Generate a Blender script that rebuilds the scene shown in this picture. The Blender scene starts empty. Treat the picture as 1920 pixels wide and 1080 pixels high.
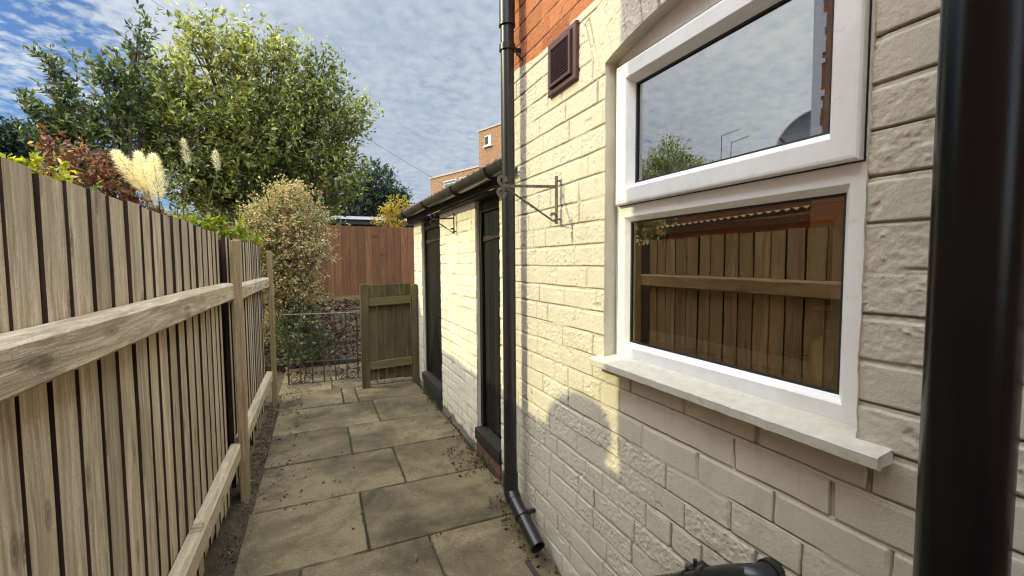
import bpy, bmesh, math, random
import numpy as np
from mathutils import Vector, Matrix
random.seed(7); RNG=np.random.default_rng(11)
PI=math.pi
sc=bpy.context.scene
COL=sc.collection
# ------------------------------------------------------------------ helpers
def tag(o,label=None,cat=None,group=None,kind=None):
    if label: o['label']=label
    if cat: o['category']=cat
    if group: o['group']=group
    if kind: o['kind']=kind
    return o
def empty(name,loc=(0,0,0),**k):
    o=bpy.data.objects.new(name,None); COL.objects.link(o); o.location=loc; o.empty_display_size=.1
    return tag(o,**k)
def link(name,me,parent=None,**k):
    o=bpy.data.objects.new(name,me); COL.objects.link(o)
    if parent is not None:
        o.parent=parent; o.location=-Vector(parent.location) if parent.parent is None else (0,0,0)
        if parent.parent is not None: o.location=(0,0,0)
    return tag(o,**k)
class MB:
    """collects shapes in world coordinates; one mesh per build"""
    def __init__(s): s.v=[]; s.f=[]; s.r=[]; s.sm=[]
    def add(s,vs,fs,rnd=None,smooth=False):
        b=len(s.v); s.v+= [tuple(v) for v in vs]; rnd=random.random() if rnd is None else rnd
        for f in fs: s.f.append(tuple(i+b for i in f)); s.r.append(rnd); s.sm.append(smooth)
    def box(s,x0,x1,y0,y1,z0,z1,rnd=None,bev=0):
        if bev<=0:
            vs=[(x,y,z) for z in (z0,z1) for y in (y0,y1) for x in (x0,x1)]
            s.add(vs,[(0,2,3,1),(4,5,7,6),(0,1,5,4),(2,6,7,3),(0,4,6,2),(1,3,7,5)],rnd); return
        bm=bmesh.new(); bmesh.ops.create_cube(bm,size=1)
        for v in bm.verts: v.co=((x0+x1)/2+v.co.x*(x1-x0),(y0+y1)/2+v.co.y*(y1-y0),(z0+z1)/2+v.co.z*(z1-z0))
        bmesh.ops.bevel(bm,geom=bm.edges[:],offset=bev,segments=2,affect='EDGES',profile=.6)
        s.bm(bm,rnd)
    def bm(s,bm,rnd=None,smooth=False,mat=None):
        bm.verts.index_update()
        s.add([(mat@v.co if mat else v.co) for v in bm.verts],[[v.index for v in f.verts] for f in bm.faces],rnd,smooth); bm.free()
    def hexa(s,p8,rnd=None):  # bottom 4 ccw, top 4 ccw
        s.add(p8,[(3,2,1,0),(4,5,6,7),(0,1,5,4),(1,2,6,5),(2,3,7,6),(3,0,4,7)],rnd)
    def tube(s,pts,rad,n=10,caps=True,rnd=None,closed=False):
        pts=[Vector(p) for p in pts]; k=len(pts)
        rads=rad if isinstance(rad,(list,tuple)) else [rad]*k
        vs=[];fs=[]
        up=None
        for i,p in enumerate(pts):
            a=pts[(i-1)%k] if (i>0 or closed) else p; b=pts[(i+1)%k] if (i<k-1 or closed) else p
            t=(b-a).normalized()
            if up is None:
                up=Vector((0,0,1)) if abs(t.z)<.9 else Vector((1,0,0))
            u=(up-t*up.dot(t)).normalized(); w=t.cross(u); up=u
            for j in range(n):
                q=2*PI*j/n; vs.append(p+(u*math.cos(q)+w*math.sin(q))*rads[i])
        m=k if closed else k-1
        for i in range(m):
            for j in range(n):
                a=i*n+j; b=i*n+(j+1)%n; c=((i+1)%k)*n+(j+1)%n; d=((i+1)%k)*n+j
                fs.append((a,b,c,d))
        if caps and not closed: fs+= [tuple(reversed(range(n))),tuple(range((k-1)*n,k*n))]
        s.add(vs,fs,rnd,True)
    def bar(s,pts,w,h,up=(0,0,1),rnd=None):  # flat bar along a polyline
        pts=[Vector(p) for p in pts]; vs=[];fs=[]
        for i,p in enumerate(pts):
            a=pts[max(i-1,0)]; b=pts[min(i+1,len(pts)-1)]; t=(b-a).normalized()
            u=Vector(up); u=(u-t*u.dot(t)).normalized(); w_=t.cross(u)
            for (i1,i2) in ((-1,-1),(1,-1),(1,1),(-1,1)): vs.append(p+w_*w/2*i1+u*h/2*i2)
        for i in range(len(pts)-1):
            for j in range(4):
                a=i*4+j; b=i*4+(j+1)%4; fs.append((a,b,b+4,a+4))
        n=len(pts)*4; fs+=[(3,2,1,0),(n-4,n-3,n-2,n-1)]
        s.add(vs,fs,rnd)
    def build(s,name,mat,parent=None,**k):
        me=bpy.data.meshes.new(name); me.from_pydata(s.v,[],s.f); me.update()
        at=me.attributes.new('rnd','FLOAT','FACE'); at.data.foreach_set('value',s.r)
        me.polygons.foreach_set('use_smooth',s.sm)
        if any(s.sm):
            try: me.set_sharp_from_angle(angle=math.radians(40))
            except Exception: pass
        me.materials.append(mat)
        return link(name,me,parent,**k)
# ------------------------------------------------------------------ numpy noise
def vnoise(x,y,seed=0):
    x=np.asarray(x,float); y=np.asarray(y,float)
    xi=np.floor(x).astype(np.int64); yi=np.floor(y).astype(np.int64); xf=x-xi; yf=y-yi
    def h(a,b):
        n=(a*374761393+b*668265263+seed*1442695041)&0xffffffff
        n=((n^(n>>13))*1274126177)&0xffffffff
        n=(n^(n>>16))&0xffffffff
        return n/4294967295.0
    u=xf*xf*(3-2*xf); v=yf*yf*(3-2*yf)
    return (h(xi,yi)*(1-u)+h(xi+1,yi)*u)*(1-v)+(h(xi,yi+1)*(1-u)+h(xi+1,yi+1)*u)*v
def fbm(x,y,s=0,o=4):
    a=0;t=0;amp=1
    for i in range(o):
        a=a+amp*(vnoise(x*2**i,y*2**i,s+i*17)*2-1); t+=amp; amp*=.55
    return a/t
def sstep(a,b,x):
    t=np.clip((x-a)/(b-a),0,1); return t*t*(3-2*t)
# ------------------------------------------------------------------ materials
def new_mat(name):
    m=bpy.data.materials.new(name); m.use_nodes=True; nt=m.node_tree; nt.nodes.clear()
    out=nt.nodes.new('ShaderNodeOutputMaterial'); b=nt.nodes.new('ShaderNodeBsdfPrincipled')
    nt.links.new(b.outputs[0],out.inputs[0]); return m,nt,b,out
class N:
    def __init__(s,nt): s.nt=nt
    def n(s,t,**k):
        x=s.nt.nodes.new(t)
        for a,b in k.items(): setattr(x,a,b)
        return x
    def l(s,a,b): s.nt.links.new(a,b)
    def coord(s,scale=(1,1,1),kind='Object'):
        t=s.n('ShaderNodeTexCoord'); m=s.n('ShaderNodeMapping'); m.inputs['Scale'].default_value=scale
        s.l(t.outputs[kind],m.inputs[0]); return m.outputs[0]
    def geo(s,scale=(1,1,1),off=None):
        t=s.n('ShaderNodeNewGeometry'); m=s.n('ShaderNodeMapping'); m.inputs['Scale'].default_value=scale
        s.l(t.outputs['Position'],m.inputs[0])
        if off is not None:
            c=s.n('ShaderNodeCombineXYZ'); mm=s.n('ShaderNodeMath',operation='MULTIPLY'); mm.inputs[1].default_value=37.
            s.l(off,mm.inputs[0])
            for i in range(3): s.l(mm.outputs[0],c.inputs[i])
            s.l(c.outputs[0],m.inputs['Location'])
        return m.outputs[0]
    def noise(s,vec,scale=5,detail=4,rough=.6,dist=0):
        x=s.n('ShaderNodeTexNoise'); x.inputs['Scale'].default_value=scale; x.inputs['Detail'].default_value=detail
        x.inputs['Roughness'].default_value=rough; x.inputs['Distortion'].default_value=dist
        if vec is not None: s.l(vec,x.inputs['Vector'])
        return x.outputs[0]
    def ramp(s,fac,stops):
        r=s.n('ShaderNodeValToRGB'); e=r.color_ramp.elements
        while len(e)<len(stops): e.new(.5)
        for i,(p,c) in enumerate(stops):
            e[i].position=p; e[i].color=(*c,1) if len(c)==3 else c
        s.l(fac,r.inputs[0]); return r.outputs[0]
    def mix(s,f,a,b,mode='MIX'):
        m=s.n('ShaderNodeMix',data_type='RGBA',blend_type=mode)
        for i,v in ((0,f),(6,a),(7,b)):
            if isinstance(v,(int,float)): m.inputs[i].default_value=v
            elif isinstance(v,tuple): m.inputs[i].default_value=(*v,1)
            else: s.l(v,m.inputs[i])
        return m.outputs[2]
    def math(s,op,a,b=0.):
        m=s.n('ShaderNodeMath',operation=op)
        for i,v in ((0,a),(1,b)):
            if isinstance(v,(int,float)): m.inputs[i].default_value=v
            else: s.l(v,m.inputs[i])
        return m.outputs[0]
    def attr(s,name):
        a=s.n('ShaderNodeAttribute'); a.attribute_name=name; return a.outputs['Fac']
    def bump(s,b,h,strength=.3,dist=.01,prev=None):
        x=s.n('ShaderNodeBump'); x.inputs['Strength'].default_value=strength; x.inputs['Distance'].default_value=dist
        s.l(h,x.inputs['Height'])
        if prev is not None: s.l(prev,x.inputs['Normal'])
        s.l(x.outputs[0],b.inputs['Normal']); return x.outputs[0]
def mat_simple(name,c,rough=.6,metal=0,var=.25,nscale=12,bump=.15,c2=None,spec=.5):
    m,nt,b,o=new_mat(name); k=N(nt); v=k.geo()
    n=k.noise(v,nscale,6,.65)
    c2=c2 or tuple(x*(1-var) for x in c)
    col=k.ramp(n,[(.3,c2),(.7,c)]); k.l(col,b.inputs['Base Color'])
    b.inputs['Roughness'].default_value=rough; b.inputs['Metallic'].default_value=metal
    b.inputs['Specular IOR Level'].default_value=spec
    if bump: k.bump(b,k.noise(v,nscale*8,4,.6),bump,.003)
    return m
def mat_wood(name,light,dark,stain,axis='z',chips=0,knots=True,bigknot=None,rough=.85,board_var=.25,green=None,greenamt=0,bump=.5):
    """weathered softwood: grain along axis, knots, per-board variation from the rnd attribute"""
    m,nt,b,o=new_mat(name); k=N(nt); r=k.attr('rnd')
    S=dict(z=(1,1,.045),y=(1,.045,1),x=(.045,1,1))[axis]
    v=k.geo(S,r)
    warp=k.geo(dict(z=(7,7,2.2),y=(7,2.2,7),x=(2.2,7,7))[axis],r)
    wn=k.n('ShaderNodeTexNoise'); wn.inputs['Scale'].default_value=1.; wn.inputs['Detail'].default_value=2; k.l(warp,wn.inputs['Vector'])
    # add warp to the grain coordinate
    ad=k.n('ShaderNodeVectorMath',operation='MULTIPLY_ADD'); k.l(wn.outputs[1],ad.inputs[0]); ad.inputs[1].default_value=(.05,.05,.05); k.l(v,ad.inputs[2])
    g1=k.noise(ad.outputs[0],55,5,.65,.3); g2=k.noise(v,260,3,.6)
    g3=k.noise(ad.outputs[0],9,3,.5)
    c=k.ramp(g1,[(.38,dark),(.5,tuple((a+c_)/2 for a,c_ in zip(light,dark))),(.62,light)])
    c=k.mix(k.ramp(g2,[(.4,(0,0,0)),(.7,(.6,.6,.6))]),c,dark)
    c=k.mix(k.ramp(g3,[(.42,(0,0,0)),(.7,(.75,.75,.75))]),c,stain)
    c=k.mix(k.ramp(k.noise(k.geo(dict(z=(1,1,.25),y=(1,.25,1),x=(.25,1,1))[axis],r),480,3,.7),[(.52,(0,0,0)),(.66,(.7,.7,.7))]),c,tuple(x*.75 for x in dark))
    if knots:
        kg=k.n('ShaderNodeNewGeometry'); ks=k.n('ShaderNodeSeparateXYZ'); k.l(kg.outputs['Position'],ks.inputs[0]); kv_=k.n('ShaderNodeCombineXYZ'); ko=k.math('MULTIPLY',r,53.)
        A_,B_,sa,sb_=dict(z=('Y','Z',9.,3.6),y=('Z','Y',10.,3.),x=('Z','X',9.,2.2))[axis]
        k.l(k.math('ADD',k.math('MULTIPLY',ks.outputs[A_],sa),ko),kv_.inputs[0]); k.l(k.math('ADD',k.math('MULTIPLY',ks.outputs[B_],sb_),ko),kv_.inputs[1]); kv=kv_.outputs[0]
        vo=k.n('ShaderNodeTexVoronoi',voronoi_dimensions='2D'); vo.inputs['Scale'].default_value=1.; k.l(kv,vo.inputs['Vector'])
        kn=k.mix(1.,k.ramp(vo.outputs['Distance'],[(.035,(1,1,1)),(.06,(.35,.35,.35)),(.085,(.8,.8,.8)),(.15,(0,0,0))]),k.ramp(vo.outputs['Color'],[(.50,(0,0,0)),(.54,(1,1,1))]),'MULTIPLY')
        c=k.mix(k.math('MULTIPLY',kn,.75),c,tuple(x*.32 for x in dark))
    if bigknot:
        gg_=k.n('ShaderNodeNewGeometry'); sb=k.n('ShaderNodeVectorMath',operation='SUBTRACT'); k.l(gg_.outputs['Position'],sb.inputs[0]); sb.inputs[1].default_value=bigknot
        ms=k.n('ShaderNodeVectorMath',operation='MULTIPLY'); k.l(sb.outputs[0],ms.inputs[0]); ms.inputs[1].default_value=(.2,.62,1.)
        ln_=k.n('ShaderNodeVectorMath',operation='LENGTH'); k.l(ms.outputs[0],ln_.inputs[0])
        dd=k.math('ADD',ln_.outputs['Value'],k.math('MULTIPLY',k.math('SUBTRACT',k.noise(k.geo(),28,3,.6),.5),.012))
        rg=k.math('SINE',k.math('MULTIPLY',dd,900.)); fo=k.ramp(dd,[(.012,(1,1,1)),(.045,(0,0,0))])
        c=k.mix(k.math('MULTIPLY',k.math('MULTIPLY',fo,.5),k.math('ADD',k.math('MULTIPLY',rg,.5),.5)),c,tuple(x*.45 for x in dark))
        c=k.mix(k.ramp(dd,[(.010,(.85,.85,.85)),(.017,(.25,.25,.25)),(.024,(0,0,0))]),c,tuple(x*.5 for x in dark))
    if green:
        gz=k.noise(k.geo((3,3,1.5)),1.5,4,.6); c=k.mix(k.ramp(gz,[(.45,(0,0,0)),(.75,(greenamt,)*3)]),c,green)
    if chips:
        cn=k.noise(k.geo((30,30,9)),1.6,5,.7); c=k.mix(k.ramp(cn,[(.66,(0,0,0)),(.72,(chips,)*3)]),c,(.30,.29,.26))
    hv=k.n('ShaderNodeHueSaturation'); k.l(c,hv.inputs['Color'])
    k.l(k.math('ADD',k.math('MULTIPLY',r,board_var*2),1-board_var),hv.inputs['Value']); 
    k.l(hv.outputs[0],b.inputs['Base Color']); b.inputs['Roughness'].default_value=rough
    b.inputs['Specular IOR Level'].default_value=.25
    p=k.bump(b,g1,bump,.006); k.bump(b,g2,bump*.6,.003,p)
    return m
def mat_leaf(name,stops,rough=.45,trans=.35,spec=.4):
    m,nt,b,o=new_mat(name); k=N(nt); r=k.attr('rnd')
    c=k.ramp(r,stops); k.l(c,b.inputs['Base Color']); b.inputs['Roughness'].default_value=rough
    b.inputs['Specular IOR Level'].default_value=spec
    t=k.n('ShaderNodeBsdfTranslucent'); hs=k.n('ShaderNodeHueSaturation'); hs.inputs['Value'].default_value=1.5; hs.inputs['Saturation'].default_value=1.15
    k.l(c,hs.inputs['Color']); k.l(hs.outputs[0],t.inputs[0])
    mx=k.n('ShaderNodeMixShader'); mx.inputs[0].default_value=trans; k.l(b.outputs[0],mx.inputs[1]); k.l(t.outputs[0],mx.inputs[2]); k.l(mx.outputs[0],o.inputs[0])
    return m
def mat_brick(name,c1,c2,mortar,scale=1.,axis='y',bw=.235,rh=.0868,rough=.9,msize=.01):
    m,nt,b,o=new_mat(name); k=N(nt); g=k.n('ShaderNodeNewGeometry'); sp=k.n('ShaderNodeSeparateXYZ'); k.l(g.outputs['Position'],sp.inputs[0])
    cb=k.n('ShaderNodeCombineXYZ')
    if axis=='xy': k.l(k.math('ADD',sp.outputs['X'],sp.outputs['Y']),cb.inputs[0])
    else: k.l(sp.outputs[axis.upper()],cb.inputs[0])
    k.l(sp.outputs['Z'],cb.inputs[1])
    t=k.n('ShaderNodeTexBrick'); t.inputs['Scale'].default_value=1; t.inputs['Brick Width'].default_value=bw; t.inputs['Row Height'].default_value=rh
    t.inputs['Mortar Size'].default_value=msize; t.inputs['Mortar Smooth'].default_value=.3; t.inputs['Bias'].default_value=0
    t.inputs['Color1'].default_value=(*c1,1); t.inputs['Color2'].default_value=(*c2,1); t.inputs['Mortar'].default_value=(*mortar,1)
    k.l(cb.outputs[0],t.inputs['Vector'])
    n=k.noise(g.outputs['Position'],9,6,.7)
    c=k.mix(k.ramp(n,[(.35,(0,0,0)),(.75,(.6,.6,.6))]),t.outputs[0],tuple(x*.5 for x in c2))
    k.l(c,b.inputs['Base Color']); b.inputs['Roughness'].default_value=rough
    p=k.bump(b,t.outputs['Fac'],-.6,.008); k.bump(b,k.noise(g.outputs['Position'],60,4,.6),.4,.004,p)
    return m
# --- paint wall (vertex attributes: bare = unpainted brick, groove = dirt in joints)
def mat_painted(name,paint,paint2):
    m,nt,b,o=new_mat(name); k=N(nt); g=k.geo()
    a=k.attr('bare'); gr=k.attr('groove'); rb=k.attr('rnd')
    n=k.noise(g,3.,6,.65); n2=k.noise(g,28,5,.7)
    c=k.ramp(n,[(.35,paint2),(.65,paint)])
    c=k.mix(k.ramp(n2,[(.60,(0,0,0)),(.80,(.30,.30,.30))]),c,tuple(x*.62 for x in paint2))
    c=k.mix(k.ramp(k.noise(g,330,3,.7),[(.56,(0,0,0)),(.72,(.5,.5,.5))]),c,tuple(x*.6 for x in paint2))
    c=k.mix(k.ramp(k.noise(k.geo((1,1,.12)),60,4,.6),[(.58,(0,0,0)),(.75,(.22,.22,.22))]),c,tuple(x*.55 for x in paint2))
    c=k.mix(k.math('MULTIPLY',gr,.85),c,(.05,.04,.03))
    bk=k.ramp(rb,[(0,(.34,.125,.055)),(.5,(.46,.175,.075)),(1,(.30,.10,.045))])
    bk=k.mix(k.ramp(n2,[(.5,(0,0,0)),(.75,(.7,.7,.7))]),bk,(.25,.09,.05))
    bk=k.mix(gr,bk,(.16,.12,.09))
    c=k.mix(a,c,bk); k.l(c,b.inputs['Base Color']); 
    k.l(k.math('ADD',k.math('MULTIPLY',a,.25),.62),b.inputs['Roughness']); b.inputs['Specular IOR Level'].default_value=.3
    p=k.bump(b,k.noise(g,150,4,.75),.45,.003); k.bump(b,k.noise(g,520,2,.6),.35,.001,p)
    return m
M={}
M['paint_wall']=mat_painted('cream_masonry_paint',(.645,.59,.475),(.58,.525,.42))
M['paint_out']=mat_painted('white_masonry_paint',(.80,.74,.60),(.70,.64,.50))
def mat_pvc():
    m,nt,b,o=new_mat('white_upvc'); k=N(nt); g=k.geo()
    n=k.noise(g,7,6,.7); c=k.ramp(n,[(.35,(.78,.78,.765)),(.6,(.86,.86,.855))])
    # grime streaks near low horizontal faces
    n2=k.noise(k.geo((1,14,30)),1.3,5,.7); c=k.mix(k.ramp(n2,[(.62,(0,0,0)),(.78,(.35,.35,.35))]),c,(.30,.27,.19))
    k.l(c,b.inputs['Base Color']); b.inputs['Roughness'].default_value=.38; return m
M['pvc']=mat_pvc()
M['sill']=mat_simple('weathered_sill',(.60,.575,.50),.6,var=.4,nscale=34,bump=.25,c2=(.47,.44,.36))
M['black']=mat_simple('black_gutter_plastic',(.009,.010,.011),.30,var=.3,nscale=30,bump=.08,c2=(.022,.021,.019))
M['soil']=mat_simple('glossy_black_plastic',(.003,.0035,.004),.24,var=.3,nscale=60,bump=.06,spec=.35)
M['gutter']=mat_simple('black_gutter',(.020,.024,.022),.30,var=.5,nscale=6,bump=.08,c2=(.05,.055,.04))
M['gasket']=mat_simple('black_rubber',(.012,.012,.013),.6,bump=0)
M['iron']=mat_simple('rusty_iron',(.020,.017,.015),.6,metal=.2,var=.5,nscale=40,c2=(.05,.03,.02))
M['ironw']=mat_simple('painted_iron',(.20,.18,.13),.5,metal=.2,var=.5,nscale=50,c2=(.05,.04,.03))
M['vent']=mat_simple('maroon_plastic',(.085,.030,.035),.45,var=.3,nscale=20,bump=.05)
M['ventdark']=mat_simple('dark_vent_inside',(.008,.008,.008),.7,bump=0)
M['steel']=mat_simple('chrome',(.7,.7,.7),.12,metal=1,bump=0)
M['fence']=mat_wood('weathered_fence_boards',(.63,.53,.385),(.27,.205,.135),(.39,.305,.195),'z',board_var=.2,bump=.6,green=(.20,.18,.085),greenamt=.5)
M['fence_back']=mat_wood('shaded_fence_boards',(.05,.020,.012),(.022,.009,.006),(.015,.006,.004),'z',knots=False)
M['fence_edge']=mat_wood('sawn_board_edge_shade',(.060,.030,.018),(.026,.013,.008),(.015,.008,.005),'z',knots=False)  # unweathered sawn edge, darkened further to stand for shade between the boards
M['fence_rail']=mat_wood('weathered_fence_rail',(.61,.52,.375),(.28,.215,.14),(.42,.345,.23),'y',board_var=.08,green=(.16,.16,.08),greenamt=.3,bigknot=(-.462,1.065,1.243))
M['fence_post']=mat_wood('weathered_fence_post',(.42,.31,.185),(.20,.135,.07),(.17,.12,.055),'z',board_var=.1,green=(.13,.13,.045),greenamt=.6)
M['rear']=mat_wood('brown_fence_boards',(.185,.085,.036),(.085,.038,.016),(.12,.055,.024),'z',board_var=.22)
M['gate']=mat_wood('mossy_gate_boards',(.165,.120,.055),(.075,.052,.024),(.04,.030,.015),'z',board_var=.22,green=(.085,.08,.028),greenamt=.6)
M['gate_rail']=mat_wood('mossy_gate_rail',(.21,.165,.08),(.11,.085,.04),(.08,.07,.03),'x',knots=False,green=(.12,.12,.035),greenamt=.7)
M['door']=mat_wood('black_painted_door',(.012,.0115,.010),(.004,.004,.0035),(.02,.018,.015),'z',chips=.8,knots=False,rough=.5,board_var=.3,bump=.8)
M['doorsill']=mat_wood('black_painted_sill',(.035,.035,.033),(.014,.014,.013),(.05,.045,.035),'y',chips=.6,knots=False,rough=.4,bump=.6)
M['rooftile']=mat_simple('dark_clay_tile',(.12,.055,.04),.8,var=.5,nscale=15,c2=(.04,.03,.025))
M['redbrick']=mat_brick('old_red_brick',(.20,.085,.055),(.13,.06,.04),(.07,.055,.04),axis='y',bw=.12,rh=.1)
M['stepbrick']=mat_simple('dark_mossy_brick',(.05,.038,.028),.95,var=.5,nscale=12,bump=.4)
M['nbrick']=mat_brick('orange_brick',(.42,.15,.065),(.30,.11,.05),(.25,.19,.14),axis='xy')
M['tower']=mat_brick('far_orange_brick',(.36,.18,.085),(.24,.11,.05),(.27,.21,.14),axis='xy',bw=.235,rh=.085,msize=.012)
M['concrete']=mat_simple('pale_concrete',(.42,.38,.30),.85,var=.3,nscale=6)
M['greypaint']=mat_simple('grey_window_frame',(.75,.75,.73),.4,bump=0)
M['farglass']=mat_simple('far_window_glass',(.09,.13,.15),.08,var=.3,nscale=2,bump=0)
M['bark']=mat_simple('bark',(.10,.075,.05),.95,var=.5,nscale=30,bump=.5)
M['twig']=mat_simple('twig',(.16,.11,.07),.9,var=.5,nscale=30,bump=0)
M['room']=mat_simple('room_wall',(.50,.27,.13),.9,bump=0,var=.1)
M['roomwhite']=mat_simple('white_window_board',(.55,.53,.46),.5,bump=0,var=.1)
M['whitewall']=mat_simple('white_render',(.75,.74,.76),.8,var=.15,nscale=30,bump=.3)
M['dish']=mat_simple('grey_dish',(.24,.24,.25),.5,bump=0,var=.1)
M['felt']=mat_simple('grey_roof_edge',(.55,.57,.58),.6,var=.3,nscale=4)
M['darkfascia']=mat_simple('dark_fascia',(.02,.018,.018),.7,bump=0)
M['corr']=mat_simple('corrugated_sheet',(.22,.20,.17),.7,var=.4,nscale=6,bump=.1)
M['wire']=mat_simple('grey_cable',(.12,.13,.14),.7,bump=0)
M['slate']=mat_simple('slate_roof',(.09,.09,.10),.7,var=.4,nscale=6)
M['water_bottle']=mat_simple('clear_green_plastic',(.90,.94,.78),.2,bump=0,var=.15)
# leaves
M['lf_main']=mat_leaf('olive_green_leaves',[(0,(.026,.040,.012)),(.32,(.080,.097,.025)),(.58,(.19,.20,.050)),(.80,(.36,.36,.11)),(1,(.64,.61,.30))],trans=.45,spec=.6)
M['lf_bay']=mat_leaf('dark_bay_leaves',[(0,(.022,.034,.012)),(.5,(.055,.075,.024)),(.85,(.13,.155,.045)),(1,(.26,.27,.09))],spec=.5)
M['lf_red']=mat_leaf('purple_red_leaves',[(0,(.05,.018,.015)),(.35,(.12,.040,.028)),(.6,(.24,.10,.045)),(.8,(.26,.20,.07)),(1,(.50,.42,.22))])
M['lf_yg']=mat_leaf('yellow_green_leaves',[(0,(.07,.10,.02)),(.5,(.17,.20,.03)),(.8,(.36,.35,.04)),(1,(.5,.45,.12))],trans=.45)
M['lf_bush']=mat_leaf('variegated_leaves',[(0,(.06,.065,.02)),(.35,(.20,.19,.075)),(.62,(.42,.35,.17)),(.88,(.62,.50,.30)),(1,(.50,.14,.10))],spec=.3,trans=.45)
M['lf_dark']=mat_leaf('very_dark_green_leaves',[(0,(.010,.020,.010)),(.6,(.022,.038,.016)),(1,(.05,.07,.03))])
M['lf_yellow']=mat_leaf('autumn_yellow_leaves',[(0,(.26,.16,.03)),(.5,(.42,.30,.05)),(.8,(.30,.30,.08)),(1,(.36,.15,.06))],trans=.4)
M['plume']=mat_leaf('pampas_plume',[(0,(.78,.70,.44)),(1,(.90,.84,.60))],rough=.9,trans=.5,spec=.1)
M['litter']=mat_leaf('dead_leaves',[(0,(.035,.02,.013)),(.5,(.085,.050,.028)),(.85,(.16,.10,.055)),(1,(.30,.22,.14))],trans=.1,rough=.95,spec=.05)
M['weed']=mat_leaf('weed_leaves',[(0,(.05,.07,.02)),(1,(.12,.14,.04))])

# ------------------------------------------------------------------ ground sheet
def soil_mat():
    m,nt,b,o=new_mat('dark_soil'); k=N(nt); g=k.geo()
    n=k.noise(g,6,8,.7); n2=k.noise(g,60,5,.7)
    c=k.ramp(n,[(.3,(.04,.030,.02)),(.6,(.085,.065,.042)),(.8,(.13,.10,.065))])
    c=k.mix(k.ramp(n2,[(.55,(0,0,0)),(.7,(.6,.6,.6))]),c,(.17,.14,.10))
    k.l(c,b.inputs['Base Color']); b.inputs['Roughness'].default_value=.95; b.inputs['Specular IOR Level'].default_value=.1
    p=k.bump(b,n2,.8,.02); k.bump(b,n,.5,.03,p); return m
def gz(x,y):
    z=.80*sstep(6.5,7.95,np.asarray(y,float))
    z=z*sstep(120,30,np.abs(y))
    return z-.022+ .012*fbm(np.asarray(x)*3,np.asarray(y)*3,5)*sstep(-60,-5,-np.abs(np.asarray(x)))
def axis_pts(lo,hi,a,b,st):
    m=list(np.arange(a,b+1e-6,st)); o=[];s=st;v=b
    while v<hi: s*=1.35; v+=s; o.append(min(v,hi))
    p=[];s=st;v=a
    while v>lo: s*=1.35; v-=s; p.append(max(v,lo))
    return np.array(p[::-1]+m+o)
def grid_mesh(name,U,V,P,mat,parent=None,keep=None,attrs=None,smooth=True,**k):
    """P: (len(V),len(U),3) points"""
    nu,nv=len(U),len(V)
    idx=np.arange(nu*nv).reshape(nv,nu)
    F=np.stack([idx[:-1,:-1],idx[:-1,1:],idx[1:,1:],idx[1:,:-1]],-1).reshape(-1,4)
    if keep is not None: F=F[keep.reshape(-1)]
    me=bpy.data.meshes.new(name)
    me.vertices.add(nu*nv); me.vertices.foreach_set('co',P.reshape(-1).astype(np.float32))
    me.loops.add(F.size); me.loops.foreach_set('vertex_index',F.reshape(-1).astype(np.int32))
    me.polygons.add(len(F)); me.polygons.foreach_set('loop_start',np.arange(0,F.size,4,dtype=np.int32))
    me.polygons.foreach_set('use_smooth',np.full(len(F),smooth))
    me.update(calc_edges=True)
    if attrs:
        for a,v in attrs.items():
            at=me.attributes.new(a,'FLOAT','POINT'); at.data.foreach_set('value',v.reshape(-1).astype(np.float32))
    me.materials.append(mat)
    return link(name,me,parent,**k)
gx=axis_pts(-400,400,-2.6,2.2,.08); gy=axis_pts(-400,400,-.6,9.0,.08)
X_,Y_=np.meshgrid(gx,gy); Z_=gz(X_,Y_)
grid_mesh('ground',gx,gy,np.stack([X_,Y_,Z_],-1),soil_mat(),kind='structure')
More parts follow.
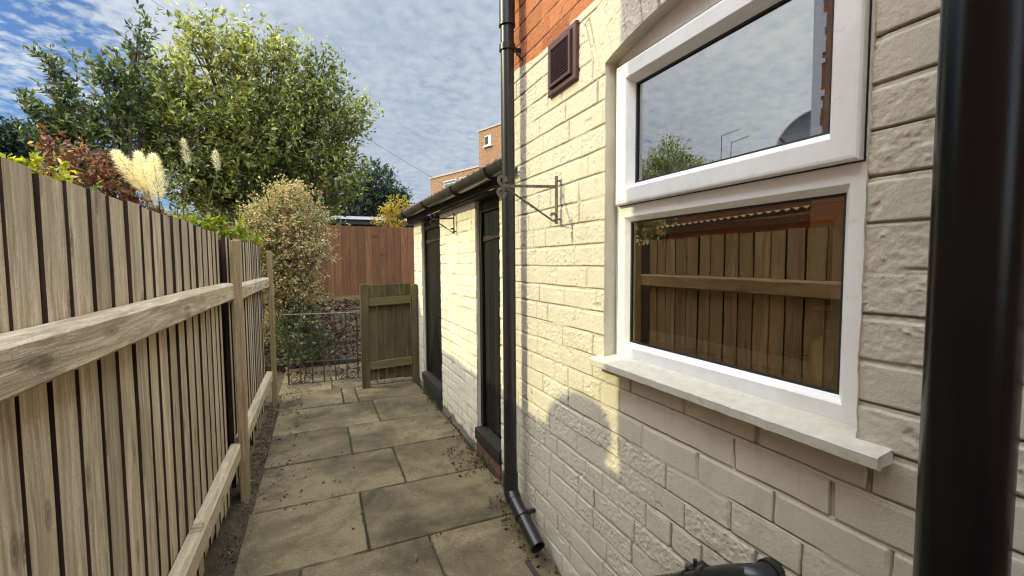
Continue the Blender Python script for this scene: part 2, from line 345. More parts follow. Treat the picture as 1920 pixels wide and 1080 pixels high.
# ------------------------------------------------------------------ paved path
def slab_mat():
    m,nt,b,o=new_mat('worn_concrete_slab'); k=N(nt); r=k.attr('rnd'); g=k.geo(); go=k.geo((1,1,1),r)
    n=k.noise(go,2.2,7,.65,.4); n2=k.noise(g,70,5,.75); n3=k.noise(go,11,5,.7)
    c=k.ramp(n,[(.36,(.060,.045,.025)),(.47,(.115,.087,.048)),(.60,(.20,.152,.086))])
    c=k.mix(k.ramp(n3,[(.52,(0,0,0)),(.74,(.6,.6,.6))]),c,(.075,.058,.034))
    c=k.mix(k.ramp(n2,[(.62,(0,0,0)),(.74,(.6,.6,.6))]),c,(.07,.055,.035))
    sp=k.n('ShaderNodeTexVoronoi'); sp.inputs['Scale'].default_value=26; k.l(go,sp.inputs['Vector'])
    c=k.mix(k.ramp(sp.outputs['Distance'],[(.08,(.55,.55,.55)),(.16,(0,0,0))]),c,(.26,.23,.165))
    c=k.mix(k.ramp(k.noise(g,260,3,.7),[(.50,(0,0,0)),(.66,(.75,.75,.75))]),c,(.055,.045,.028)); c=k.mix(k.ramp(k.noise(g,190,3,.7),[(.60,(0,0,0)),(.70,(.8,.8,.8))]),c,(.22,.19,.135))
    c=k.mix(k.ramp(k.noise(g,95,4,.75),[(.54,(0,0,0)),(.66,(.8,.8,.8))]),c,(.06,.046,.027)); c=k.mix(k.ramp(k.noise(k.geo((1,1,1)),75,4,.8),[(.62,(0,0,0)),(.70,(.8,.8,.8))]),c,(.30,.26,.185))
    c=k.mix(k.ramp(k.noise(g,4.5,5,.6,.8),[(.55,(0,0,0)),(.68,(.45,.45,.45))]),c,(.10,.068,.032))
    ed=k.attr('edge'); c=k.mix(ed,c,(.06,.048,.025))
    hv=k.n('ShaderNodeHueSaturation'); k.l(c,hv.inputs['Color']); k.l(k.math('ADD',k.math('MULTIPLY',r,.3),.85),hv.inputs['Value'])
    k.l(hv.outputs[0],b.inputs['Base Color']); b.inputs['Roughness'].default_value=.9; b.inputs['Specular IOR Level'].default_value=.25
    p=k.bump(b,n2,.45,.006); k.bump(b,n3,.3,.01,p); return m
def make_path():
    rows=[(.35,.97,[.18,.80]),(.97,1.58,[-.1,.49]),(1.58,2.20,[.188]) ]
    rows=[(.98,1.60,[.188,.79]),(1.60,2.20,[-.12,.483]),(2.20,2.80,[.188]),(2.80,3.40,[.478]),(3.40,4.01,[.187]),(4.01,4.68,[.465]),(4.68,5.28,[.19,.335]),(5.28,5.9,[.1,.6]),(5.9,6.55,[-.2,.45]),(.38,.98,[-.1,.5]),(-.22,.38,[.2])]
    VV=[];FF=[];RR=[];EE=[];b=0
    for y0,y1,js in rows:
        xs=[-.405+random.uniform(-.012,.012)]+js+[1.035]
        if y0>5.2: xs[0]=-.45;
        for a,c in zip(xs[:-1],xs[1:]):
            g=.0035; x0=a+g;x1=c-g;ya=y0+g;yb=y1-g
            if c==1.035: x1=c+random.uniform(-.02,.005)
            nx=max(6,int((x1-x0)/.02)); ny=max(6,int((yb-ya)/.02))
            eg=lambda L,n:np.concatenate([[0,.003/L,.008/L,.014/L],np.linspace(.025/L,1-.025/L,n),[1-.014/L,1-.008/L,1-.003/L,1]]); u=eg(x1-x0,nx); v=eg(yb-ya,ny); U,Vv=np.meshgrid(u,v)
            X=x0+U*(x1-x0); Y=ya+Vv*(yb-ya)
            de=np.minimum(np.minimum(X-x0,x1-X),np.minimum(Y-ya,yb-Y))
            s=random.randint(0,999)
            tilt=random.uniform(-.004,.004)*(U-.5)+random.uniform(-.004,.004)*(Vv-.5)
            de2=de+.002*fbm(X*45,Y*45,s,2)
            Z=tilt+random.uniform(-.002,.002)+.0018*fbm(X*6,Y*6,s)-.0035*(1-sstep(0,.005,de2))
            Z=np.where(de<1e-6,Z-.022,Z)
            X=X+(de<1e-6)*.003*fbm(X*40,Y*40,s,2); Y=Y+(de<1e-6)*.003*fbm(X*40,Y*40,s+3,2)
            idx=np.arange(U.size).reshape(U.shape)+b; b+=U.size
            VV.append(np.stack([X,Y,Z],-1).reshape(-1,3))
            f=np.stack([idx[:-1,:-1],idx[:-1,1:],idx[1:,1:],idx[1:,:-1]],-1).reshape(-1,4); FF.append(f)
            RR.append(np.full(U.size,random.random())); EE.append((.85*(1-sstep(0,.006,de+.014*fbm(X*13,Y*13,s+9,3)))).reshape(-1))
    V=np.concatenate(VV);F=np.concatenate(FF)
    me=bpy.data.meshes.new('path'); me.from_pydata(V.tolist(),[],F.tolist()); me.update()
    me.polygons.foreach_set('use_smooth',[True]*len(F))
    for nme,vals in (('rnd',RR),('edge',EE)):
        at=me.attributes.new(nme,'FLOAT','POINT'); at.data.foreach_set('value',np.concatenate(vals).astype(np.float32))
    me.materials.append(slab_mat()); link('path',me,kind='structure')
make_path()
# ------------------------------------------------------------------ painted brick walls
OY0,OY1,OZ0,OZS,RISE=.502,1.342,1.052,2.135,.062     # window opening
OC=(OY0+OY1)/2; HS=(OY1-OY0)/2; ARR=(HS*HS+RISE*RISE)/(2*RISE); ACZ=OZS+RISE-ARR
def archz(y): return ACZ+np.sqrt(np.maximum(ARR**2-(y-OC)**2,0))
def brickfield(Y,Z,z0,ch,rows,seed,smooth_fn=None,arch=False,edge=.0022,jw=.010,wob=.003):
    Yw=Y+wob*fbm(Y*9,Z*9,seed,3); Zw=Z+wob*fbm(Y*6,Z*12,seed+50,3)
    m=np.floor((Zw-z0)/ch).astype(int); zb=(Zw-z0)-m*ch
    db=np.minimum(zb,ch-zb)                      # to bed joint
    dj=np.full(Y.shape,9.); bid=np.zeros(Y.shape)
    for r in range(m.min(),m.max()+1):
        js=rows(r); msk=m==r
        if not msk.any(): continue
        yy=Yw[msk]; js=np.array(sorted(js)); i=np.clip(np.searchsorted(js,yy),1,len(js)-1)
        d=np.minimum(np.abs(yy-js[i-1]),np.abs(yy-js[i])); dj[msk]=d; bid[msk]=i+r*71
    if arch:
        rad=np.sqrt((Yw-OC)**2+(Zw-ACZ)**2); ang=np.arctan2(Yw-OC,Zw-ACZ)
        inA=(rad>ARR-.02)&(rad<ARR+.232)&(np.abs(ang)<(HS+.075)/ARR)
        st=.0835/(ARR+.1); k=np.floor(ang/st); fa=ang/st-k
        da=np.minimum(fa,1-fa)*st*rad; dr=ARR+.232-rad
        mid=np.abs(rad-ARR-.118); 
        half=(k.astype(int)%2==0)
        dr=np.where(half,np.minimum(dr,mid),dr)
        de=((HS+.075)/ARR-np.abs(ang))*rad
        dj=np.where(inA,np.minimum(da,de),dj); db=np.where(inA,dr,db); bid=np.where(inA,k+900+np.where(half&(rad-ARR<.118),50,0),bid); zb=np.where(inA,dr+.05,zb)
    d=np.minimum(db,dj)
    rb=vnoise(bid*3.7+.5,bid*0+seed,seed+3)      # per brick random
    sm=np.zeros(Y.shape) if smooth_fn is None else smooth_fn(Y,Z)
    rough=(.35+1.25*rb)*(1-sm)+.06*sm
    en=.002*fbm(Y*45,Z*45,seed+7,3)*(1-sm*.8)
    face=sstep(jw/2-.001,jw/2+edge,d+en)
    md=.0008+.0022*sstep(.3,.75,vnoise(Y*3.1,Z*11.5,seed+61)); h=-md*(1-face)
    h+= .0010*rough*fbm(Y*34,Z*34,seed+11,5)*(.5+.5*face)+.0014*rough*fbm(Y*100,Z*100,seed+13,3)
    h+= .0022*(1-sm)*(vnoise(bid*1.9,bid*0+2,seed+5)-.5)*face
    # lumps of paint and mortar, chips
    lum=fbm(Y*70,Z*90,seed+21,3); h+= .0020*(1-sm)*sstep(.35,.7,lum)*(rb>.35)
    chip=fbm(Y*24,Z*24,seed+31,3); h-= .0022*(1-sm)*sstep(.42,.6,chip)
    # open crack under each brick / beside some bricks
    cn=vnoise(Y*6,Z*23+9,seed+41); crack=np.exp(-((zb-jw/2-.0005)/.0016)**2)*sstep(.22,.5,cn)
    cj=np.exp(-((dj-jw/2+.002)/.0015)**2)*sstep(.5,.7,vnoise(bid*2.3,bid*0+5,seed+43)+.25*sm)*(db>.004)
    h-= .007*np.maximum(crack,cj)
    g=np.clip(.95*np.maximum(crack,cj)+.12*(1-face)*(1-sm)+.45*sstep(.35,.0,Z)*sstep(-.1,.5,fbm(Y*9,Z*9,seed+71,4))+.10*sstep(.3,.7,fbm(Y*14,Z*5,seed+73,4)),0,1)
    return h,g,rb
def rows_random(seed,lo,hi,explicit={},L=.235,H=.118,pst=.62,nojam=False):
    cache={}
    def fn(r):
        if r in cache: return cache[r]
        if r in explicit: 
            a=explicit[r]; js=list(a); 
            while min(js)>lo-.3: js.append(min(js)-L)
            while max(js)<hi+.3: js.append(max(js)+ (L if random.Random(r).random()<.5 else H))
        else:
            rr=random.Random(seed*100+r); js=[lo-.3-rr.random()*.23]
            while js[-1]<hi+.3: js.append(js[-1]+(L if rr.random()<pst else H))
        if nojam and r>=13: js=[j for j in js if not (.30<j<.52)]+[.27 if r%2 else .29]
        cache[r]=js; return js
    return fn
def house_wall(parent):
    st=.0028
    ys=np.concatenate([np.arange(.10,1.40,st),np.arange(1.40,2.2001,.0038)]); zs=np.arange(-.03,2.95,st)
    # snap grid lines to the opening
    for a in (OY0,OY1): ys[np.argmin(abs(ys-a))]=a
    zs[np.argmin(abs(zs-OZ0))]=OZ0
    Y,Z=np.meshgrid(ys,zs)
    def smf(Y,Z):
        e=.004
        a=sstep(.79,.795,Z)*sstep(1.062,1.058,Z)*sstep(1.27,1.262,Y+.06*(Z>.965)-.03*(Z>.88))
        b=sstep(.70,.705,Z)*sstep(.795,.79,Z)*sstep(1.0,.99,Y)*sstep(.4,.41,Y)*.6
        return np.clip(a+b,0,1)
    rows=rows_random(3,.1,2.2,{9:[1.133,.90,.667,.44],10:[1.25,1.02,.783,.545],11:[1.19,.952,.718,.48],8:[1.02,.79,.60,.36],12:[.62,.385,1.42]},nojam=True)
    h,g,rb=brickfield(Y,Z,.009,.0868,rows,4,smf,arch=True)
    oe=2.385+.012*fbm(Y*7,Z*0,77,3)-.06*((Y>1.765)&(Y<2.0))*0+.03*sstep(1.9,2.1,Y)
    bare=sstep(-.003,.003,Z-oe)
    # dark unpainted brick low down beyond the black pipe
    bare=np.maximum(bare,sstep(.20,.19,Y)*sstep(1.0,.98,Z))
    # fold the opening edges in
    az=archz(Y); inside=(Y>OY0-1e-5)&(Y<OY1+1e-5)&(Z>OZ0-1e-5)&(Z<az)
    Zs=Z.copy(); near=(Y>OY0-1e-5)&(Y<OY1+1e-5)&(np.abs(Z-az)<st*.55); Zs[near]=az[near]
    X=.968-h
    wn=.0035*fbm(Z*16,Z*0+3,91,3)
    onl=(np.abs(Y-OY0)<1e-5)|(np.abs(Y-OY1)<1e-5)
    Yd=Y+onl*(Z>OZ0)*(Z<2.14)*wn
    yc=(ys[:-1]+ys[1:])/2; zc=(zs[:-1]+zs[1:])/2; YC,ZC=np.meshgrid(yc,zc)
    keep=~((YC>OY0)&(YC<OY1)&(ZC>OZ0)&(ZC<archz(YC)))
    # grid runs +Y then +Z, flip so normals face -X
    P=np.stack([X,Yd,Zs],-1)[:, ::-1]
    return grid_mesh('brick_wall',ys,zs,P,M['paint_wall'],parent,keep[:, ::-1],dict(bare=bare[:, ::-1],groove=g[:, ::-1],rnd=rb[:, ::-1]))
house=empty('house_extension',(1.4,1.2,0),label='cream painted brick house wall with white window on the right of the path',cat='house')
house_wall(house)
def attr_point(o,**a):
    me=o.data
    for k_,v in a.items():
        at=me.attributes.get(k_) or me.attributes.new(k_,'FLOAT','POINT'); at.data.foreach_set('value',[v]*len(me.vertices))
# reveals of the opening (a swept strip), rest of the masonry behind
def reveal():
    ys=np.linspace(OY0,OY1,60); pts=[(OY1,z) for z in np.linspace(OZ0-.02,OZS,90)]+[(y,float(archz(y))) for y in ys[::-1]]+[(OY0,z) for z in np.linspace(OZS,OZ0-.02,90)]
    xs=np.linspace(.964,1.03,18); P=[];
    for x in xs:
        P.append([(x,y+.0035*(1-(x-.966)/.07)*float(fbm(z*16,3,91,3))*(1 if abs(y-OY0)<1e-4 or abs(y-OY1)<1e-4 else 0)+.002*float(fbm(x*60,z*30,8,3)),z+.0015*float(fbm(x*50,y*30,18,2))) for y,z in pts])
    P=np.array(P); o=grid_mesh('reveal',range(len(pts)),range(len(xs)),P,M['paint_wall'],house,None,dict(bare=P[...,0]*0,groove=.12*(P[...,0]>1.005),rnd=P[...,0]*0+.5))
reveal()
m=MB()   # core of the house behind the face (kept clear of the window), side, far parts
def core(x0,x1,y0,y1,z0,z1): m.box(x0,x1,y0,y1,z0,z1)
core(1.00,1.25,OY1+.02,2.195,-.05,3.0); core(1.00,1.25,-3.2,OY0-.02,-.05,3.0)
core(1.00,1.25,OY0-.02,OY1+.02,-.05,OZ0-.03); core(1.00,1.25,OY0-.02,OY1+.02,2.26,3.0)
core(1.25,4.6,1.95,2.195,-.05,3.0); core(4.4,4.6,-3.2,1.95,-.05,3.0); core(1.25,4.4,-3.2,-3.0,-.05,3.0)
o=m.build('wall_core',M['paint_wall'],house); attr_point(o,bare=0.,groove=0.)
m=MB(); m.box(.970,1.0,-3.2,.10,-.05,3.0); o=m.build('brick_wall',M['nbrick'],house,label='bare brick stretch of wall behind the black pipe')
m=MB(); m.box(.972,1.0,2.19,2.2,-.05,3.0); 
m=MB(); m.hexa([(.86,-3.3,2.98),(4.7,-3.3,4.1),(4.7,2.32,4.1),(.86,2.32,2.98),(.86,-3.3,3.05),(4.7,-3.3,4.17),(4.7,2.32,4.17),(.86,2.32,3.05)]); m.build('roof',M['slate'],house)
m=MB(); m.hexa([(.97,2.0,3.0),(4.6,2.0,3.0),(4.6,2.19,3.0),(.97,2.19,3.0),(.97,2.0,3.005),(4.6,2.0,4.05),(4.6,2.19,4.05),(.97,2.19,3.005)]); m.build('gable',M['nbrick'],house)
m=MB(); m.box(.90,.925,-3.25,2.3,2.86,2.99); m.box(.925,.966,-3.25,2.3,2.86,2.875); m.build('fascia',M['darkfascia'],house)
# room
m=MB(); m.box(1.26,4.38,-2.98,1.94,.0,.02); m.box(1.26,4.38,-2.98,1.94,2.5,2.52); m.box(4.36,4.38,-2.98,1.94,.02,2.5); m.box(1.26,4.36,1.92,1.94,.02,2.5); m.box(1.26,4.36,-2.98,-2.96,.02,2.5)
m.build('room_shell',M['room'],house)
m=MB(); m.box(1.075,1.32,OY0-.04,OY1+.04,1.075,1.10); m.box(1.075,1.26,OY1-.028,OY1+.015,1.10,2.16); m.box(1.075,1.26,OY0-.015,OY0+.028,1.10,2.16); m.build('inner_sill',M['roomwhite'],house)
# ---- window
def ring(mb,y0,y1,z0,z1,prof,rnd=.5):
    """mitred frame, prof = [(inset,x),...]"""
    loops=[]
    for t,x in prof: loops.append([(x,y1-t,z0+t),(x,y0+t,z0+t),(x,y0+t,z1-t),(x,y1-t,z1-t)])
    vs=[p for l in loops for p in l]; fs=[]
    for i in range(len(prof)-1):
        for j in range(4):
            a=i*4+j; b=i*4+(j+1)%4; fs.append((a,b,b+4,a+4))
    mb.add(vs,fs,rnd)
XF=1.013
FZ0,FZT,FY0,FY1=1.064,2.118,.510,1.338
m=MB()
TR0,TR1=1.578,1.640   # transom
ring(m,FY0,FY1,FZ0,1.625,[(0,1.07),(0,XF+.003),(.003,XF),(.046,XF),(.050,XF+.003),(.062,1.030),(.062,1.06)])
ring(m,FY0,FY1,1.6251,FZT,[(0,1.07),(0,XF+.003),(.003,XF),(.040,XF),(.043,XF+.003),(.043,1.06)])
wf=m.build('window',M['pvc'],house)
# head infill under the arch
ys=list(np.linspace(FY0+.001,FY1-.001,24)); vs=[];fs=[]
for x in (XF+.004,1.06):
    for y in ys: vs.append((x,y,FZT+.0005))
    for y in ys: vs.append((x,y,float(archz(y))+.012))
n=24
for i in range(n-1): fs+=[(i,i+n,i+n+1,i+1)]
m=MB(); m.add(vs,fs,.4); m.build('head_panel',M['pvc'],wf)
# opening sash, proud of the frame
m=MB(); SX=.992
ring(m,.533,1.318,1.622,2.108,[(0,XF+.002),(0,SX+.004),(.004,SX),(.010,SX-.001),(.052,SX-.001),(.056,SX+.002),(.072,1.022),(.072,1.05)])
sash=m.build('sash',M['pvc'],wf)
m=MB(); ring(m,.533+.0715,1.318-.0715,1.622+.0715,2.108-.0715,[(0,1.0225),(.006,1.0235),(.006,1.035)]); m.build('gasket',M['gasket'],wf)
m=MB(); ring(m,FY0+.0615,FY1-.0615,FZ0+.0615,1.625-.0615,[(0,1.0305),(.006,1.0315),(.006,1.04)]); m.build('gasket',M['gasket'],wf)
def glass_mat(tint=(.93,.97,1,1),base=.20):
    mt,nt,b,o=new_mat('window_glass'); k=N(nt)
    gl=k.n('ShaderNodeBsdfGlossy'); gl.inputs['Roughness'].default_value=.0; gl.inputs[0].default_value=tint
    tr=k.n('ShaderNodeBsdfTransparent'); tr.inputs[0].default_value=(.78,.82,.80,1)
    fr=k.n('ShaderNodeFresnel'); fr.inputs[0].default_value=1.9
    f=k.math('ADD',k.math('MULTIPLY',fr.outputs[0],1.3),base)
    mx=k.n('ShaderNodeMixShader'); k.l(f,mx.inputs[0]); k.l(tr.outputs[0],mx.inputs[1]); k.l(gl.outputs[0],mx.inputs[2]); k.l(mx.outputs[0],o.inputs[0])
    bp=k.n('ShaderNodeBump'); bp.inputs['Strength'].default_value=.06; bp.inputs['Distance'].default_value=.01
    k.l(k.noise(k.geo(),2.2,2,.4),bp.inputs['Height']); k.l(bp.outputs[0],gl.inputs['Normal'])
    return mt
M['glass']=glass_mat(); M['glass_low']=glass_mat((1,.78,.54,1),.13)
m=MB(); m.add([(1.030,.533+.075,1.622+.075),(1.030,1.318-.075,1.622+.075),(1.030,1.318-.075,2.108-.075),(1.030,.533+.075,2.108-.075)],[(0,3,2,1)]); m.build('pane',M['glass'],wf)
m=MB(); m.add([(1.036,FY0+.065,FZ0+.065),(1.036,FY1-.065,FZ0+.065),(1.036,FY1-.065,1.625-.065),(1.036,FY0+.065,1.625-.065)],[(0,3,2,1)]); m.build('pane',M['glass_low'],wf)
m=MB(); ring(m,FY0+.062,FY1-.062,FZ0+.062,1.625-.062,[(0,1.05),(.014,1.05),(.014,1.07),(.05,1.075)]); ring(m,.605,1.246,1.694,2.036,[(0,1.045),(.03,1.05),(.03,1.07)]); m.build('inner_frame',M['greypaint'],wf)
m=MB(); ring(m,.533-.0035,1.318+.0035,1.622-.0035,2.108+.0035,[(0,XF-.0008),(0,XF-.0016),(.0036,XF-.0016)]); m.build('gasket',M['gasket'],wf)
m=MB(); ring(m,FY0+.0005,FY1-.0005,FZT-.001,FZT+.004,[(0,XF+.001),(0,XF-.0003),(.002,XF-.0003)]); m.build('gasket',M['gasket'],wf)
# sill board
m=MB()
bm=bmesh.new()
pr=[(1.012,1.074),(.925,1.060),(.921,1.057),(.921,1.036),(.925,1.033),(.932,1.033),(.934,1.038),(1.012,1.040)]
nseg=30; vs=[];fs=[]
for i in range(nseg+1):
    y=.443+(1.372-.443)*i/nseg
    for x,z in pr: vs.append((x+.0006*math.sin(i*1.7),y,z+.0006*math.sin(i*2.3+x)))
n=len(pr)
for i in range(nseg):
    for j in range(n): a=i*n+j; b=i*n+(j+1)%n; fs.append((a,b,b+n,a+n))
fs+=[tuple(range(n))[::-1],tuple(range(nseg*n,nseg*n+n))]
m.add(vs,fs,.5); m.build('window_sill',M['sill'],house)
# mortar fillet hiding the gap below frame
m=MB(); m.box(.985,1.06,OY0+.003,OY1-.003,1.045,1.0615); m.build('sill_bedding',M['concrete'],house)
# ------------------------------------------------------------------ downpipes
def ringclip(m,c,r,axis,wdt,t=.006):
    a=Vector(axis).normalized()*wdt/2; c=Vector(c); m.tube([c-a,c+a],r+t,20)
dp=empty('downpipe',(.895,2.07,0),label='black downpipe at the corner of the cream house wall ending in an angled shoe',cat='downpipe')
m=MB(); PX,PY=.895,2.072
m.tube([(1.0,2.09,2.93),(.985,2.088,2.89),(.92,2.078,2.80),(PX,PY,2.74),(PX,PY,2.70),(PX,PY-.004,.21)],.034,24); m.build('pipe',M['black'],dp)
m=MB(); m.tube([(PX,PY,2.76),(PX,PY,2.60)],.0395,24); m.tube([(PX,PY,2.605),(PX,PY,2.595)],.042,24)
m.build('socket',M['black'],dp)
m=MB(); m.tube([(PX,PY,2.505),(PX,PY,2.475)],.041,24); m.box(PX+.02,.968,PY-.006,PY+.006,2.478,2.500); m.tube([(PX+.03,PY-.045,2.45),(.967,PY-.03,2.43)],.005,6); m.build('clip',M['black'],dp)
m=MB(); sh0=Vector((PX,PY-.004,.215)); sh1=Vector((PX+.005,1.76,.085))
m.tube([(PX,PY-.004,.31),(PX,PY-.004,.235),(PX,PY-.012,.205),(PX,PY-.05,.182)],.040,24)
d=(sh1-sh0).normalized(); m.tube([Vector((PX,PY-.04,.188)),sh1],.035,24,caps=False); m.tube([Vector((PX,PY-.05,.184)),sh1+Vector((0,0,.0))],.031,24,caps=False)
m.build('shoe',M['black'],dp)
m=MB(); c=(Vector((PX,PY-.04,.188))+sh1)/2+Vector((0,.03,.012)); ringclip(m,c,.0355,d,.018); m.box(PX+.03,.970,c.y-.008,c.y+.008,c.z+.005,c.z+.022); m.build('clip',M['black'],dp)
m=MB(); m.tube([(.855,.3036,-.02),(.855,.3036,3.4)],.050,40); sp=empty('soil_pipe',(.855,.308,0),label='thick glossy black pipe close to the camera at the right edge',cat='drainpipe')
m.build('pipe',M['soil'],sp)
m=MB(); m.tube([(.855,.3036,2.98),(.855,.3036,3.08)],.058,32); m.build('collar',M['soil'],sp)
wp=empty('waste_pipe',(.968,.70,.6),label='black sink waste pipe with elbow leaving the wall below the window',cat='waste pipe')
a=Vector((.90,.70,.672)); b_=Vector((.90,1.54,.02)); dv=(b_-a).normalized()
m=MB(); m.tube([a+dv*.10,b_],.0195,18); m.build('pipe',M['black'],wp)
m=MB(); m.tube([(.975,.662,.682),(.925,.664,.682),(.905,.678,.68),a+dv*.03,a+dv*.12],[.028,.028,.027,.024,.024],22); m.tube([a+dv*.115,a+dv*.135],.029,22); m.tube([(.962,.662,.682),(.945,.662,.682)],.033,22); m.build('elbow',M['black'],wp)
m=MB(); q=a+dv*.21; m.tube([q-dv*.008,q+dv*.008],.0235,18); m.box(.905,.968,q.y-.008,q.y+.008,q.z+.015,q.z+.032); m.tube([(.93,q.y,q.z+.024),(.93,q.y-.002,q.z+.05)],.006,8); m.build('clip',M['black'],wp)
# gully
gu=empty('drain_gully',(.93,1.70,0),label='brick edged drain gully under the downpipe shoe',cat='drain')
m=MB(); m.box(.86,.975,1.60,1.62,-.03,.012); m.box(.85,.87,1.60,1.80,-.03,.010); m.build('surround',M['stepbrick'],gu)
m=MB(); 
for i in range(5): m.box(.875+.018*i,.884+.018*i,1.625,1.79,-.012,-.004)
m.build('grate',M['ventdark'],gu)
# ------------------------------------------------------------------ vent
ve=empty('air_vent',(.96,1.64,2.26),label='maroon louvred air vent in the wall at the edge of the bare brick',cat='vent')
m=MB(); vy0,vy1,vz0,vz1=1.525,1.755,2.147,2.372
ring(m,vy0,vy1,vz0,vz1,[(0,.972),(0,.954),(.004,.951),(.020,.951),(.024,.955),(.030,.962)]); 
ring(m,vy0+.028,vy1-.028,vz0+.028,vz1-.028,[(0,.962),(0,.944),(.003,.941),(.012,.941),(.014,.944),(.014,.958)])
m.build('frame',M['vent'],ve)
m=MB(); 
for i in range(13):
    z=vz0+.046+i*.0113; m.hexa([(.944,vy0+.042,z),(.956,vy0+.042,z+.004),(.956,vy1-.042,z+.004),(.944,vy1-.042,z),(.944,vy0+.042,z+.0022),(.956,vy0+.042,z+.0062),(.956,vy1-.042,z+.0062),(.944,vy1-.042,z+.0022)])
m.build('louvres',M['vent'],ve)
m=MB(); m.box(.962,.966,vy0+.02,vy1-.02,vz0+.02,vz1-.02); m.tube([(.9615,(vy0+vy1)/2,(vz0+vz1)/2),(.958,(vy0+vy1)/2,(vz0+vz1)/2)],.074,32); m.build('backing',M['ventdark'],ve)
# ------------------------------------------------------------------ hanging basket brackets
def scroll(cx,cz,r,a0,a1,n=26,y=0,k=.35):
    return [(cx+r*(1-k*i/n)*math.cos(a0+(a1-a0)*i/n),y,cz+r*(1-k*i/n)*math.sin(a0+(a1-a0)*i/n)) for i in range(n+1)]
def bracket(xw,y,zt,zb,xt,label,mat,flip=False):
    e=empty('hanging_basket_bracket',(xw,y,zt),label=label,cat='bracket')
    m=MB(); m.box(xw-.022,xw-.016,y-.008,y+.008,zb,zt); 
    for z in (zt-.02,zb+.02): m.tube([(xw,y,z),(xw-.024,y,z)],.004,8)
    m.build('back_plate',mat,e)
    m=MB(); za=zt-.045
    m.bar([(xw-.02,y,za)]+[(xt+.03,y,za-.012)]+scroll(xt+.014,za+.010,.021,-PI/2,-PI*2.1,y=y),.012,.0035,up=(0,1,0)); m.build('arm',mat,e)
    m=MB(); pts=[]; p0=Vector((xw-.035,y,zb+.012)); p1=Vector((xt+.03,y,za-.022))
    n=40
    # twisted brace: rotate a flat section round the line
    t=(p1-p0).normalized(); u=Vector((0,1,0)); w=t.cross(u); vs=[];fs=[]
    for i in range(n+1):
        f=i/n; tw=PI*4*max(0,min(1,(f-.35)/.35)); p=p0.lerp(p1,f); a_=u*math.cos(tw)+w*math.sin(tw); b2=-u*math.sin(tw)+w*math.cos(tw)
        for s1,s2 in ((-1,-1),(1,-1),(1,1),(-1,1)): vs.append(p+a_*.006*s1+b2*.0022*s2)
    for i in range(n):
        for j in range(4): fs.append((i*4+j,i*4+(j+1)%4,i*4+4+(j+1)%4,i*4+4+j))
    m.add(vs,fs)
    m.bar(scroll(xw-.034,zb+.030,.018,-PI/2,PI*.9,y=y),.012,.0035,up=(0,1,0))
    m.bar(scroll(xt+.010,za-.042,.020,PI/2,PI*2.1,y=y),.012,.0035,up=(0,1,0)); m.build('brace',mat,e)
    return e
bracket(.968,1.672,1.79,1.585,.685,'twisted iron hanging basket bracket on the sunlit cream wall left of the window',M['ironw'])
bracket(1.06,3.56,1.835,1.66,.85,'small iron hanging basket bracket on the white pier between the black doors',M['iron'])
# ------------------------------------------------------------------ outhouse
XO=1.06
oh=empty('outhouse',(1.6,3.8,0),label='low white brick outhouse with two black plank doors',cat='outhouse')
D1=(2.60,3.07,.20,1.80); D2=(4.10,4.92,.20,1.80)
def outhouse_wall():
    st=.0075
    ys=np.arange(2.2,5.3501,st); zs=np.arange(-.03,1.95,st)
    for a in D1[:2]+D2[:2]: ys[np.argmin(abs(ys-a))]=a
    Y,Z=np.meshgrid(ys,zs)
    h,g,rb=brickfield(Y,Z,.012,.0868,rows_random(9,2.2,5.35,{},pst=.35),31,None,edge=.005,jw=.011,wob=.005)
    bare=.0*Z; g=np.maximum(g,.9*sstep(.025,-.01,Z-.05-.04*fbm(Y*7,Z*3,5,3)))
    yc=(ys[:-1]+ys[1:])/2; zc=(zs[:-1]+zs[1:])/2; YC,ZC=np.meshgrid(yc,zc)
    keep=np.ones(YC.shape,bool)
    for d in (D1,D2): keep&=~((YC>d[0])&(YC<d[1]))
    wn=.006*fbm(Z*12,Z*0+3,55,3); Yd=Y.copy()
    for d in (D1,D2):
        for a in d[:2]: Yd=Yd+(np.abs(Y-a)<1e-5)*wn
    P=np.stack([XO-h,Yd,Z],-1)[:, ::-1]
    grid_mesh('brick_wall',ys,zs,P,M['paint_out'],oh,keep[:, ::-1],dict(bare=bare[:, ::-1],groove=g[:, ::-1],rnd=rb[:, ::-1]))
outhouse_wall()
m=MB()
for y0,y1 in ((2.2,2.605),(3.065,4.105),(4.915,5.345)): m.box(XO+.006,XO+.12,y0+(.004 if y0<2.3 else -.0),y1,-.03,1.95)
m.box(XO+.12,3.2,5.2,5.345,-.03,1.95); m.box(3.1,3.2,2.2,5.2,-.03,1.95); m.box(XO+.15,XO+.16,2.2,5.2,-.03,1.95)
o=m.build('wall_core',M['paint_out'],oh); attr_point(o,bare=0.,groove=.15)
